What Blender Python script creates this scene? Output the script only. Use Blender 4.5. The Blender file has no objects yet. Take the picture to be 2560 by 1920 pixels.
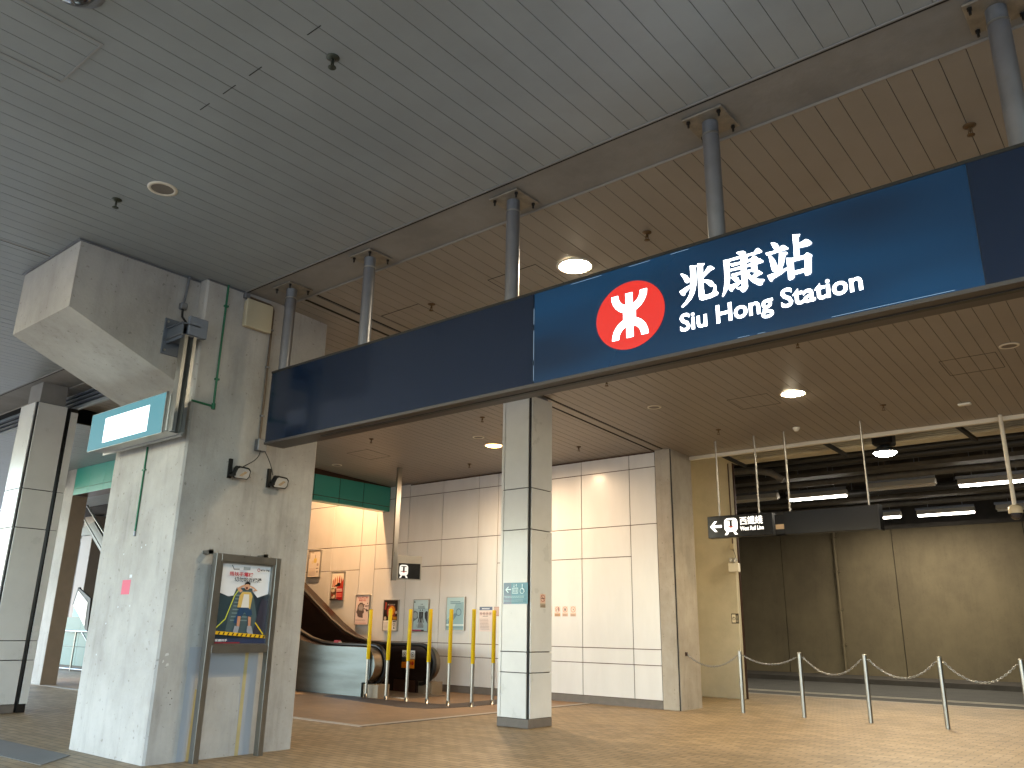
import bpy, math, random
from mathutils import Vector, Matrix
random.seed(7)
S = bpy.context.scene
COL = S.collection
# ---------------------------------------------------------------- camera
cam_d = bpy.data.cameras.new('camera'); cam = bpy.data.objects.new('camera', cam_d); COL.objects.link(cam)
cam_d.sensor_width = 36; cam_d.lens = 28.532; cam_d.clip_start = 0.05; cam_d.clip_end = 2000
RR = ((0.774226, 0.632707, 0.016023), (0.171917, -0.2346, 0.956769), (-0.609113, 0.738001, 0.290407))
cam.matrix_world = Matrix(((RR[0][0], RR[1][0], -RR[2][0], 0), (RR[0][1], RR[1][1], -RR[2][1], 0),
                           (RR[0][2], RR[1][2], -RR[2][2], 1.2), (0, 0, 0, 1)))
S.camera = cam
# ---------------------------------------------------------------- sky, sun, exposure
W = bpy.data.worlds.new('World'); S.world = W; W.use_nodes = True
wn = W.node_tree.nodes; wn.clear()
sky = wn.new('ShaderNodeTexSky'); sky.sky_type = 'NISHITA'; sky.sun_disc = False
SUN_EL, SUN_AZ = math.radians(42), math.radians(215)
sky.sun_elevation = SUN_EL; sky.sun_rotation = SUN_AZ; sky.air_density = 1.3; sky.dust_density = 1.0; sky.ozone_density = 1.6
bg = wn.new('ShaderNodeBackground'); bg.inputs[1].default_value = 0.15
wo = wn.new('ShaderNodeOutputWorld')
tint = wn.new('ShaderNodeVectorMath'); tint.operation = 'MULTIPLY'; tint.inputs[1].default_value = (.91, .985, 1.08)
W.node_tree.links.new(sky.outputs[0], tint.inputs[0]); W.node_tree.links.new(tint.outputs[0], bg.inputs[0]); W.node_tree.links.new(bg.outputs[0], wo.inputs[0])
sun_d = bpy.data.lights.new('sun', 'SUN'); sun_d.energy = .7; sun_d.angle = math.radians(12); sun_d.color = (1, .97, .93)
sun = bpy.data.objects.new('sun', sun_d); COL.objects.link(sun)
sv = Vector((math.sin(SUN_AZ) * math.cos(SUN_EL), math.cos(SUN_AZ) * math.cos(SUN_EL), math.sin(SUN_EL)))
sun.rotation_euler = sv.to_track_quat('Z', 'Y').to_euler()
S.render.engine = 'CYCLES'
S.view_settings.view_transform = 'Standard'; S.view_settings.look = 'None'
S.view_settings.exposure = 3.0; S.view_settings.gamma = 1
S.cycles.max_bounces = 8; S.cycles.diffuse_bounces = 5; S.cycles.glossy_bounces = 3
S.cycles.sample_clamp_indirect = 6

# ---------------------------------------------------------------- helpers
def lin(h):
    if not isinstance(h, str): return tuple(h)
    h = h.lstrip('#'); r = []
    for i in (0, 2, 4):
        v = int(h[i:i+2], 16) / 255; r.append(v / 12.92 if v <= .04045 else ((v + .055) / 1.055) ** 2.4)
    return tuple(r)
MATS = {}
def mat(name, col, rough=.6, metal=0, var=0, vscale=3, bump=0, bscale=60, dark=None, stretch=(1, 1, 1), spec=.5, emit=None, es=1, coat=0):
    if name in MATS: return MATS[name]
    m = bpy.data.materials.new(name); m.use_nodes = True; MATS[name] = m
    nt = m.node_tree; b = nt.nodes['Principled BSDF']; L = nt.links.new
    c = lin(col); b.inputs['Base Color'].default_value = (*c, 1)
    b.inputs['Roughness'].default_value = rough; b.inputs['Metallic'].default_value = metal
    b.inputs['Specular IOR Level'].default_value = spec
    if coat: b.inputs['Coat Weight'].default_value = coat; b.inputs['Coat Roughness'].default_value = .12
    if emit is not None:
        b.inputs['Emission Color'].default_value = (*lin(emit), 1); b.inputs['Emission Strength'].default_value = es
    if var or bump:
        g = nt.nodes.new('ShaderNodeNewGeometry'); mp = nt.nodes.new('ShaderNodeMapping'); mp.inputs['Scale'].default_value = stretch
        L(g.outputs['Position'], mp.inputs['Vector'])
    if var:
        n = nt.nodes.new('ShaderNodeTexNoise'); n.inputs['Scale'].default_value = vscale; n.inputs['Detail'].default_value = 6; n.inputs['Roughness'].default_value = .62
        L(mp.outputs[0], n.inputs['Vector'])
        r = nt.nodes.new('ShaderNodeValToRGB'); d = lin(dark) if dark else tuple(x * (1 - var) for x in c)
        r.color_ramp.elements[0].position = .36; r.color_ramp.elements[1].position = .62
        r.color_ramp.elements[0].color = (*d, 1); r.color_ramp.elements[1].color = (*c, 1)
        L(n.outputs[0], r.inputs[0]); L(r.outputs[0], b.inputs['Base Color'])
        mr = nt.nodes.new('ShaderNodeMapRange'); mr.inputs[3].default_value = max(.05, rough - .08); mr.inputs[4].default_value = min(1, rough + .12)
        L(n.outputs[0], mr.inputs[0]); L(mr.outputs[0], b.inputs['Roughness'])
    if bump:
        n2 = nt.nodes.new('ShaderNodeTexNoise'); n2.inputs['Scale'].default_value = bscale; n2.inputs['Detail'].default_value = 4
        bp = nt.nodes.new('ShaderNodeBump'); bp.inputs['Strength'].default_value = bump; bp.inputs['Distance'].default_value = .01
        L(mp.outputs[0], n2.inputs['Vector']); L(n2.outputs[0], bp.inputs['Height']); L(bp.outputs[0], b.inputs['Normal'])
    return m
def glow(name, col, strength):
    m = mat(name, '#101010', emit=col, es=strength); return m
def ink(h): return mat('print_' + h.lstrip('#'), h, .35, coat=.15)

class MB:
    def __init__(s): s.v = []; s.f = []; s.m = []; s.mi = []; s.sm = []
    def _mi(s, m):
        if m not in s.m: s.m.append(m)
        return s.m.index(m)
    def add(s, vs, fs, m, smooth=False):
        o = len(s.v); s.v += [tuple(v) for v in vs]; k = s._mi(m)
        for f in fs: s.f.append([i + o for i in f]); s.mi.append(k); s.sm.append(smooth)
        return s
    def box(s, x0, x1, y0, y1, z0, z1, m, bev=0):
        if x0 > x1: x0, x1 = x1, x0
        if y0 > y1: y0, y1 = y1, y0
        if z0 > z1: z0, z1 = z1, z0
        if bev:
            b = min(bev, (x1-x0)/2.1, (y1-y0)/2.1, (z1-z0)/2.1); P = []
            for z, i in ((z0, b), (z0+b, 0), (z1-b, 0), (z1, b)):
                P += [(x0+i+b*(i == 0), y0+i, z), (x1-i-b*(i == 0), y0+i, z), (x1-i, y0+i+b*(i == 0), z), (x1-i, y1-i-b*(i == 0), z),
                      (x1-i-b*(i == 0), y1-i, z), (x0+i+b*(i == 0), y1-i, z), (x0+i, y1-i-b*(i == 0), z), (x0+i, y0+i+b*(i == 0), z)]
            F = [list(range(7, -1, -1)), list(range(24, 32))]
            for r in range(3):
                for j in range(8): F.append([r*8+j, r*8+(j+1) % 8, r*8+8+(j+1) % 8, r*8+8+j])
            return s.add(P, F, m)
        P = [(x, y, z) for z in (z0, z1) for x, y in ((x0, y0), (x1, y0), (x1, y1), (x0, y1))]
        return s.add(P, [(3, 2, 1, 0), (4, 5, 6, 7), (0, 1, 5, 4), (1, 2, 6, 5), (2, 3, 7, 6), (3, 0, 4, 7)], m)
    def prism(s, pts, off, m, smooth=False):      # closed 3D polygon extruded by vector off
        n = len(pts); P = [Vector(p) for p in pts]; o = Vector(off)
        nn = Vector((0, 0, 0))
        for i in range(n): nn += P[i].cross(P[(i+1) % n])
        if nn.dot(o) > 0: P.reverse()
        V = P + [p + o for p in P]
        F = [list(range(n)), list(range(2*n-1, n-1, -1))]
        s.add(V, F, m)
        return s.add(V, [[(i+1) % n, i, n+i, n+(i+1) % n] for i in range(n)], m, smooth)
    def tube(s, pts, r, m, seg=12, cap=True):
        P = [Vector(p) for p in pts]; n = len(P); rs = r if isinstance(r, (list, tuple)) else [r]*n
        V = []; up = None
        for i in range(n):
            t = (P[min(i+1, n-1)] - P[max(i-1, 0)])
            if t.length < 1e-9: t = Vector((0, 0, 1))
            t.normalize()
            if up is None: up = Vector((0, 0, 1)) if abs(t.z) < .9 else Vector((1, 0, 0))
            a = t.cross(up).normalized(); b = a.cross(t); up = b
            for k in range(seg):
                th = 2*math.pi*k/seg; V.append(P[i] + a*math.cos(th)*rs[i] + b*math.sin(th)*rs[i])
        F = [[i*seg+k, i*seg+(k+1) % seg, (i+1)*seg+(k+1) % seg, (i+1)*seg+k] for i in range(n-1) for k in range(seg)]
        s.add(V, F, m, True)
        if cap: s.add(V[:seg] + V[-seg:], [list(range(seg-1, -1, -1)), list(range(seg, 2*seg))], m)
        return s
    def lathe(s, c, prof, m, seg=32, smooth=True):       # prof: (r, z) list round the z axis at c
        V = []
        for r, z in prof:
            for k in range(seg):
                th = 2*math.pi*k/seg; V.append((c[0]+r*math.cos(th), c[1]+r*math.sin(th), c[2]+z))
        n = len(prof)
        F = [[i*seg+k, i*seg+(k+1) % seg, (i+1)*seg+(k+1) % seg, (i+1)*seg+k] for i in range(n-1) for k in range(seg)]
        return s.add(V, F, m, smooth)
    def disc(s, c, r, m, seg=32, up=1):
        V = [(c[0]+r*math.cos(2*math.pi*k/seg), c[1]+r*math.sin(2*math.pi*k/seg)*up, c[2]) for k in range(seg)]
        return s.add(V, [list(range(seg))], m)
    def build(s, name, parent=None, loc=None):
        root = parent
        while root is not None and root.parent is not None: root = root.parent
        if parent is not None: o = Vector(root.location)
        elif loc is not None: o = Vector(loc)
        else:
            xs = [v[0] for v in s.v]; ys = [v[1] for v in s.v]; zs = [v[2] for v in s.v]
            o = Vector(((min(xs)+max(xs))/2, (min(ys)+max(ys))/2, min(zs)))
        me = bpy.data.meshes.new(name)
        me.from_pydata([(v[0]-o.x, v[1]-o.y, v[2]-o.z) for v in s.v], [], s.f)
        for m in s.m: me.materials.append(m)
        me.polygons.foreach_set('material_index', s.mi); me.polygons.foreach_set('use_smooth', s.sm)
        me.update()
        ob = bpy.data.objects.new(name, me); COL.objects.link(ob)
        if parent is not None: ob.parent = parent
        else: ob.location = o
        return ob
def thing(name, loc, label, cat, group=None):
    o = bpy.data.objects.new(name, None); COL.objects.link(o); o.location = loc; o.empty_display_size = .2
    o['label'] = label; o['category'] = cat
    if group: o['group'] = group
    return o
def tag(o, label, cat, group=None):
    o['label'] = label; o['category'] = cat
    if group: o['group'] = group
    return o
def struct(o): o['kind'] = 'structure'; return o
def dup(root, loc, label):
    r = root.copy(); COL.objects.link(r); r.location = loc; r['label'] = label
    for ch in list(root.children):
        c = ch.copy(); COL.objects.link(c); c.parent = r
        for g in list(ch.children):
            d = g.copy(); COL.objects.link(d); d.parent = c
    return r
def lamp(parent, kind, loc, energy, col, rot=(0, 0, 0), **kw):
    d = bpy.data.lights.new('lamp_light', kind); d.energy = energy; d.color = col
    for k, v in kw.items(): setattr(d, k, v)
    o = bpy.data.objects.new('lamp_light', d); COL.objects.link(o); o.parent = parent
    o.location = Vector(loc) - Vector(parent.location); o.rotation_euler = rot
    return o
_tc = {}
def text_geo(st, bold=0):
    k = (st, bold)
    if k in _tc: return _tc[k]
    cu = bpy.data.curves.new('t', 'FONT'); cu.body = st; cu.size = 1; cu.offset = bold; cu.resolution_u = 3
    ob = bpy.data.objects.new('t', cu); COL.objects.link(ob)
    dg = bpy.context.evaluated_depsgraph_get(); dg.update()
    me = bpy.data.meshes.new_from_object(ob.evaluated_get(dg))
    V = [tuple(v.co) for v in me.vertices]; F = [list(p.vertices) for p in me.polygons]
    bpy.data.objects.remove(ob); bpy.data.curves.remove(cu); bpy.data.meshes.remove(me)
    xs = [v[0] for v in V] or [0, 1]; ys = [v[1] for v in V] or [0, 1]
    _tc[k] = (V, F, min(xs), max(xs), min(ys), max(ys)); return _tc[k]
class Art(MB):
    """flat printed or painted marks laid on a plane: O origin, U right, V up, N outwards, in metres"""
    def __init__(s, O, U, N, w=1, h=1, V=(0, 0, 1), step=.0006):
        super().__init__(); s.O = Vector(O); s.U = Vector(U); s.N = Vector(N); s.V = Vector(V); s.w = w; s.h = h; s.k = 0; s.step = step
    def P(s, u, v, l): return s.O + s.U*u*s.w + s.V*v*s.h + s.N*l
    def poly(s, pts, m, l=None):
        if l is None: s.k += 1; l = s.k*s.step
        Q = [s.P(u, v, l) for u, v in pts]
        nn = Vector((0, 0, 0))
        for i in range(len(Q)): nn += (Q[i]-Q[0]).cross(Q[(i+1) % len(Q)]-Q[0])
        if nn.dot(s.N) < 0: Q.reverse()
        s.add(Q, [list(range(len(Q)))], m); return s
    def rect(s, u0, v0, u1, v1, m): return s.poly([(u0, v0), (u1, v0), (u1, v1), (u0, v1)], m)
    def disc(s, u, v, r, m, seg=28, ry=None):
        ry = ry if ry is not None else r*s.w/s.h
        return s.poly([(u+r*math.cos(2*math.pi*k/seg), v+ry*math.sin(2*math.pi*k/seg)) for k in range(seg)], m)
    def ring(s, u, v, r, t, m, seg=28):
        s.k += 1; l = s.k*s.step; a = s.w/s.h; Q = []
        for k in range(seg):
            c, q = math.cos(2*math.pi*k/seg), math.sin(2*math.pi*k/seg)
            Q += [s.P(u+r*c, v+r*q*a, l), s.P(u+(r-t)*c, v+(r-t)*q*a, l)]
        s.add(Q, [[2*k, 2*k+1, (2*k+3) % (2*seg), (2*k+2) % (2*seg)] for k in range(seg)], m); return s
    def line(s, pts, t, m):                       # stroke of thickness t (in u units)
        a = s.w/s.h
        for (u0, v0), (u1, v1) in zip(pts, pts[1:]):
            dx, dy = (u1-u0)*s.w, (v1-v0)*s.h; L = math.hypot(dx, dy) or 1; nx, ny = -dy/L*t/2, dx/L*t/2*a
            ex, ey = dx/L*t*.3, dy/L*t*.3*a
            s.poly([(u0-ex+nx, v0-ey+ny), (u0-ex-nx, v0-ey-ny), (u1+ex-nx, v1+ey-ny), (u1+ex+nx, v1+ey+ny)], m)
        return s
    def text(s, st, u0, v0, u1, v1, m, bold=0):   # stretched to the box
        V, F, a, b, c, d = text_geo(st, bold); s.k += 1; l = s.k*s.step
        s.add([s.P(u0+(p[0]-a)/(b-a)*(u1-u0), v0+(p[1]-c)/(d-c)*(v1-v0), l) for p in V], F, m); return s
# ---------------------------------------------------------------- materials
def paver(name, c1, c2, mo, bw=.2, bh=.1, ms=.004, dirt=.25):
    m = bpy.data.materials.new(name); m.use_nodes = True; MATS[name] = m
    nt = m.node_tree; b = nt.nodes['Principled BSDF']; L = nt.links.new
    g = nt.nodes.new('ShaderNodeNewGeometry'); br = nt.nodes.new('ShaderNodeTexBrick')
    br.inputs['Scale'].default_value = 1; br.inputs['Brick Width'].default_value = bw; br.inputs['Row Height'].default_value = bh
    br.inputs['Mortar Size'].default_value = ms; br.inputs['Mortar Smooth'].default_value = .3; br.inputs['Bias'].default_value = -.1
    br.inputs['Color1'].default_value = (*lin(c1), 1); br.inputs['Color2'].default_value = (*lin(c2), 1); br.inputs['Mortar'].default_value = (*lin(mo), 1)
    L(g.outputs['Position'], br.inputs['Vector'])
    n = nt.nodes.new('ShaderNodeTexNoise'); n.inputs['Scale'].default_value = .9; n.inputs['Detail'].default_value = 8; n.inputs['Roughness'].default_value = .7
    L(g.outputs['Position'], n.inputs['Vector'])
    r = nt.nodes.new('ShaderNodeMapRange'); r.inputs[1].default_value = .35; r.inputs[2].default_value = .65; r.inputs[3].default_value = 1-dirt; r.inputs[4].default_value = 1.05
    L(n.outputs[0], r.inputs[0])
    n3 = nt.nodes.new('ShaderNodeTexNoise'); n3.inputs['Scale'].default_value = 14; n3.inputs['Detail'].default_value = 5
    L(g.outputs['Position'], n3.inputs['Vector'])
    r3 = nt.nodes.new('ShaderNodeMapRange'); r3.inputs[1].default_value = .3; r3.inputs[2].default_value = .7; r3.inputs[3].default_value = .86; r3.inputs[4].default_value = 1.06
    L(n3.outputs[0], r3.inputs[0])
    mm = nt.nodes.new('ShaderNodeMath'); mm.operation = 'MULTIPLY'; L(r.outputs[0], mm.inputs[0]); L(r3.outputs[0], mm.inputs[1])
    mx = nt.nodes.new('ShaderNodeVectorMath'); mx.operation = 'SCALE'; L(br.outputs['Color'], mx.inputs[0]); L(mm.outputs[0], mx.inputs['Scale'])
    L(mx.outputs[0], b.inputs['Base Color']); b.inputs['Roughness'].default_value = .55
    bp = nt.nodes.new('ShaderNodeBump'); bp.inputs['Strength'].default_value = .35; bp.inputs['Distance'].default_value = .004; bp.invert = True
    L(br.outputs['Fac'], bp.inputs['Height']); L(bp.outputs[0], b.inputs['Normal'])
    return m
def stained(name, base, dirt, bump=.4, cloud=1.3, streak=.5, rough=.8):
    # cloudy tone, runs of dirt down the face, small pits and scuffs
    m = bpy.data.materials.new(name); m.use_nodes = True; MATS[name] = m
    nt = m.node_tree; b = nt.nodes['Principled BSDF']; L = nt.links.new; N = nt.nodes.new
    g = N('ShaderNodeNewGeometry')
    def noise(sc, st, det=6, ro=.6):
        mp = N('ShaderNodeMapping'); mp.inputs['Scale'].default_value = st; L(g.outputs['Position'], mp.inputs[0])
        n = N('ShaderNodeTexNoise'); n.inputs['Scale'].default_value = sc; n.inputs['Detail'].default_value = det; n.inputs['Roughness'].default_value = ro
        L(mp.outputs[0], n.inputs['Vector']); return n
    def rng(o, a, b_, c, d):
        q = N('ShaderNodeMapRange'); q.inputs[1].default_value = a; q.inputs[2].default_value = b_; q.inputs[3].default_value = c; q.inputs[4].default_value = d; L(o, q.inputs[0]); return q.outputs[0]
    c1 = rng(noise(cloud, (1, 1, .8), 9, .68).outputs[0], .38, .66, 0, .55)
    c2 = rng(noise(3.2, (2.4, 2.4, .22), 7, .65).outputs[0], .52, .74, 0, streak)
    c3 = rng(noise(24, (1, 1, 1), 3, .5).outputs[0], .66, .72, 0, .55)
    a = N('ShaderNodeMath'); a.operation = 'ADD'; L(c1, a.inputs[0]); L(c2, a.inputs[1])
    a2 = N('ShaderNodeMath'); a2.operation = 'ADD'; a2.use_clamp = True; L(a.outputs[0], a2.inputs[0]); L(c3, a2.inputs[1])
    mx = N('ShaderNodeMix'); mx.data_type = 'RGBA'; mx.inputs[6].default_value = (*lin(base), 1); mx.inputs[7].default_value = (*lin(dirt), 1)
    L(a2.outputs[0], mx.inputs[0]); L(mx.outputs[2], b.inputs['Base Color']); b.inputs['Roughness'].default_value = rough
    bp = N('ShaderNodeBump'); bp.inputs['Strength'].default_value = bump; bp.inputs['Distance'].default_value = .008
    L(noise(38, (1, 1, 1), 5, .6).outputs[0], bp.inputs['Height']); L(bp.outputs[0], b.inputs['Normal'])
    return m
M_pave = paver('pavement_bricks', '#a08a69', '#83704f', '#5f4f38', ms=.007)
M_lobby = paver('lobby_tiles', '#8f7354', '#84694c', '#6c563f', .3, .3, .003, .2)
M_grate = paver('ribbed_rubber_matting', '#5c4c40', '#54463c', '#2c2420', .05, .05, .012, .15)
M_band = mat('floor_band_stone', '#a39c92', .5, var=.18, vscale=5)
M_asph = mat('asphalt', '#4a4741', .85, var=.3, vscale=2.2, bump=.5, bscale=120)
M_ground = mat('outdoor_ground', '#8a8780', .9, var=.15, vscale=.4)
M_concd = stained('concrete_streaked', '#b1ada6', '#7f7a73', streak=.32)
M_conc = stained('concrete_grey', '#aeaaa3', '#817c75', streak=.3)
M_beam = mat('beam_concrete', '#8a8783', .75, var=.24, vscale=1.7, bump=.3, bscale=30)
M_pier = stained('pier_concrete', '#a89f91', '#7d7263', streak=.3, cloud=1.8)
M_cream = mat('cream_render', '#b9b099', .6, var=.14, vscale=2, bump=.2, bscale=30)
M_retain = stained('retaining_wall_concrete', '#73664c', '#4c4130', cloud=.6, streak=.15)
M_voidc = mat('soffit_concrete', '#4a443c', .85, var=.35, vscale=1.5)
M_ceil_o = mat('ceiling_plank_grey', '#8f9597', .42, var=.12, vscale=1.6)
M_ceil_i = mat('ceiling_plank_beige', '#8a8278', .45, var=.12, vscale=1.6)
M_groove = mat('dark_gap', '#0c0b0a', .8)
M_white = mat('white_cladding', '#cecbc8', .3, var=.07, vscale=1.6, coat=.12, stretch=(1.5, 1, .35))
M_whitec = mat('column_cladding', '#d2d2ce', .28, var=.07, vscale=2.5, coat=.2)
M_teal = mat('teal_panel', '#3a9a8a', .3, var=.04, vscale=2, coat=.3)
M_plinth = mat('plinth_stone', '#6a625a', .6, var=.15, vscale=8)
M_ss = mat('stainless_steel', '#94938f', .28, 1, var=.06, vscale=14, stretch=(1, 1, .1))
M_ssb = mat('brushed_steel_cladding', '#5f686b', .36, 1, var=.3, vscale=2.2, stretch=(.35, 1, 2.5))
M_tray = mat('brown_tray_steel', '#5d5548', .6, .5, var=.3, vscale=5)  # dull brown with random tone, shared by every cable tray
M_galv = mat('galvanised_steel', '#8c8f94', .5, .85, var=.15, vscale=14)
M_polep = mat('grey_painted_pole', '#7d7c7e', .38, .6, var=.12, vscale=6)
M_alu = mat('aluminium', '#a8a59e', .32, .9, var=.05, vscale=10)
M_dk = mat('black_metal', '#15130f', .5, .2)
M_blk = mat('black_rubber', '#0b0a0a', .45)
M_brz = mat('dark_bronze', '#4a342a', .35, .6)
M_brzg = mat('bronze_steel_band', '#8c7d6a', .3, 1)
M_yel = mat('yellow_sleeve', '#cfae00', .5, spec=.3)
M_yelo = mat('old_yellow_paint', '#b0a070', .7, var=.12, vscale=10)
M_greyp = mat('grey_touch_up_paint', '#989a9d', .7)
M_green = mat('green_paint', '#1d6a48', .5, var=.2, vscale=30)
M_beigep = mat('beige_plastic', '#b5a88c', .5)
M_whitep = mat('white_plastic', '#d8d4c8', .4)
M_navy = mat('navy_panel', '#0c1a2e', .14, var=0, coat=.4)
M_black = mat('sign_black', '#0a0b0d', .25)
M_bronzed = mat('sign_housing', '#3c3530', .45, .3)
M_glass = mat('lamp_glass', '#c8c8c4', .1, .4)
M_dimpl = mat('grey_speaker_mesh', '#6d655c', .6)
M_trim = mat('white_trim', '#cfc6b4', .45)
M_wtxt = glow('lit_white', '#f4fbff', 1.1)
M_wwarm = glow('lit_white_small', '#fff6e4', .42)
M_red = glow('lit_red', '#d81c10', .15)
M_hid = glow('lamp_hot', '#fff0d0', 30)
M_tube = glow('tube_hot', '#fff8ec', 4)
M_panelw = glow('lightbox_white', '#eafdff', .5)
M_panelc = glow('lightbox_cyan', '#4fa4b4', .10)

def lit_blue():
    m = bpy.data.materials.new('lit_blue_panel'); m.use_nodes = True; MATS['lit_blue'] = m
    nt = m.node_tree; b = nt.nodes['Principled BSDF']; L = nt.links.new
    b.inputs['Base Color'].default_value = (.004, .012, .03, 1); b.inputs['Roughness'].default_value = .2; b.inputs['Emission Strength'].default_value = .07
    g = nt.nodes.new('ShaderNodeNewGeometry'); mp = nt.nodes.new('ShaderNodeMapping'); mp.inputs['Scale'].default_value = (.7, 1, 2.4)
    n = nt.nodes.new('ShaderNodeTexNoise'); n.inputs['Scale'].default_value = 1.1; n.inputs['Detail'].default_value = 1
    r = nt.nodes.new('ShaderNodeValToRGB'); r.color_ramp.elements[0].position = .3; r.color_ramp.elements[1].position = .72
    r.color_ramp.elements[0].color = (*lin('#0a2236'), 1); r.color_ramp.elements[1].color = (*lin('#084a72'), 1)
    L(g.outputs['Position'], mp.inputs[0]); L(mp.outputs[0], n.inputs['Vector']); L(n.outputs[0], r.inputs[0]); L(r.outputs[0], b.inputs['Emission Color'])
    return m
M_blue = lit_blue()

# ---------------------------------------------------------------- ground
g = MB().box(-180, 180, -180, 180, -.5, -.12, M_ground); struct(g.build('ground'))
g = MB().box(-27, 10, -10, 17.5, -.4, 0, M_pave); struct(g.build('pavement'))
g = MB().box(-45, 12, 17.5, 25.7, -.119, -.116, M_asph); struct(g.build('road'))
g = MB()
for y in (20.3, 20.62): g.box(-45, 12, y, y+.1, -.115, -.111, mat('road_paint', '#b5ac98', .7, var=.3, vscale=4))
struct(g.build('road_marking'))
g = MB().box(-45, 12, 17.5, 17.65, -.3, .004, M_pier); struct(g.build('kerb'))
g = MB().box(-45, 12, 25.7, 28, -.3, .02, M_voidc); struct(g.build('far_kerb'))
g = MB().box(-20, -8.62, 7.5, 12.6, .0005, .004, M_lobby); struct(g.build('lobby_floor'))
g = MB()
g.box(-8.62, -8.5, 7.38, 12.6, .0005, .005, M_band); g.box(-20, -8.62, 7.38, 7.5, .0005, .005, M_band)
g.box(-8.5, -8.46, 7.38, 12.6, .0005, .006, mat('joint_strip', '#5f574c', .6))
struct(g.build('floor_band'))
g = MB()
P = [(-12.6, 10.02), (-12.19, 9.92), (-10.1, 9.58), (-9.66, 9.72), (-9.5, 10.0), (-9.42, 11.5), (-9.55, 12.5), (-10.1, 12.5), (-9.98, 10.75), (-10.1, 10.42), (-12.6, 10.3)]
g.prism([(x, y, .0045) for x, y in P], (0, 0, .004), M_grate); struct(g.build('floor_matting'))
g = MB(); g.prism([(x, y, .001) for x, y in ((-10.8, 3.80), (-10.8, 3.3), (-8.1, 3.42), (-8.5, 3.84))], (0, 0, .004), mat('dark_paving', '#6b6862', .7, var=.15, vscale=6)); struct(g.build('dark_paving_strip'))

# ---------------------------------------------------------------- ceilings
def zin(y): return 4.67 - .047*(y-4.95)
def planks(name, x0, x1, y0, y1, z0, z1, org, m, pitch=.155):
    b = MB(); k = math.floor((x0-org)/pitch); x = org + k*pitch
    prof = []
    while x < x1:
        dz = random.uniform(-.0008, .0008); t = random.uniform(-.0006, .0006)
        for px, pz in ((x, .011), (x+.0018, .001), (x+.005, 0+dz-t), (x+pitch-.005, dz+t), (x+pitch-.0018, .001)):
            if x0 <= px <= x1: prof.append((px, pz))
        x += pitch
    prof = [(x0, .012), (x0, prof[0][1] if prof[0][1] < .008 else 0)] + prof[(0 if prof[0][1] < .008 else 1):] + [(x1, prof[-1][1] if prof[-1][1] < .008 else 0), (x1, .012)]
    V = []; F = []; G = []
    for px, pz in prof: V += [(px, y0, z0+pz), (px, y1, z1+pz)]
    for i in range(len(prof)-1):
        q = [2*i, 2*i+1, 2*i+3, 2*i+2]
        (G if prof[i+1][0]-prof[i][0] < .003 and max(prof[i][1], prof[i+1][1]) > .008 else F).append(q)
    b.add(V, F, m); b.add(V, G, mat('shallow_gap_beige', '#3b342a', .7) if 'outer' not in name else mat('shallow_gap', '#636565', .6)); return struct(b.build(name))
planks('outer_ceiling', -22, 4.5, -5.8, 4.445, 4.68, 4.68, -.745, M_ceil_o)
planks('inner_ceiling', -6.86, 8, 4.9632, 13.28, zin(4.9632), zin(13.28), -.525, M_ceil_i)
b = MB().prism([(-7.065, 4.9632, zin(4.9632)), (-6.915, 4.9632, zin(4.9632)), (-6.915, 13.28, zin(13.28)), (-7.065, 13.28, zin(13.28))], (0, 0, .012), M_ceil_i); struct(b.build('middle_ceiling'))
planks('lobby_ceiling', -13.95, -7.11, 4.965, 12.64, zin(4.965), zin(12.64), -.525, M_ceil_i)
planks('hall_ceiling', -27, -13.952, 5.16, 10.3, 4.38, 4.38, -.525, M_ceil_o)
g = MB()
g.box(-22.5, 4.6, -6.0, 4.44, 4.74, 5.2, M_voidc); g.box(-14, 8.2, 4.96, 13.3, 4.86, 5.2, M_voidc); g.box(-28, -14, 4.96, 10.3, 4.86, 5.2, M_voidc)
g.box(-22.5, 4.6, -6.04, -5.8, 4.6, 5.2, M_conc)
g.box(-8.6, 8.2, 13.3, 13.36, 4.5, 5.6, M_voidc)
struct(g.build('light_blocking_slab'))  # unseen slab added over the ceilings to block sky light, edges tuned for daylight
g = MB().box(-28, 8, 4.485, 4.955, 4.684, 5.25, M_beam); tag(g.build('concrete_beam'), 'long grey concrete beam above the blue sign with the sign poles bolted to it', 'beam')
g = MB().box(-20, 8, 4.447, 4.458, 4.672, 4.74, M_beam); g.box(-20, 8, 4.458, 4.484, 4.680, 4.78, M_groove); g.box(-24, 8, 4.9552, 4.963, 4.664, 4.69, M_ceil_i); struct(g.build('ceiling_edge_trim'))  # near-black strip paints the shaded gap before the beam
g = MB()
for xa, xb in ((-7.12, -7.06), (-6.92, -6.855)): g.prism([(xa, 4.97, zin(4.97)+.014), (xa, 13.28, zin(13.28)+.014), (xb, 13.28, zin(13.28)+.014), (xb, 4.97, zin(4.97)+.014)], (0, 0, .01), M_groove)
struct(g.build('ceiling_joint_track'))
g = MB()
g.box(-28, -9.4, 4.96, 5.16, 4.70, 4.71, M_groove); g.box(-28, -9.4, 5.15, 5.16, 4.375, 4.7, M_ceil_o); g.box(-28, -9.4, 5.1, 5.15, 4.372, 4.385, M_ceil_o)
for z_ in (4.45, 4.52, 4.59): g.box(-28, -9.4, 5.10, 5.15, z_, z_+.03, mat('dark_fin', '#39404a', .5))
struct(g.build('ceiling_fins'))
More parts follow.
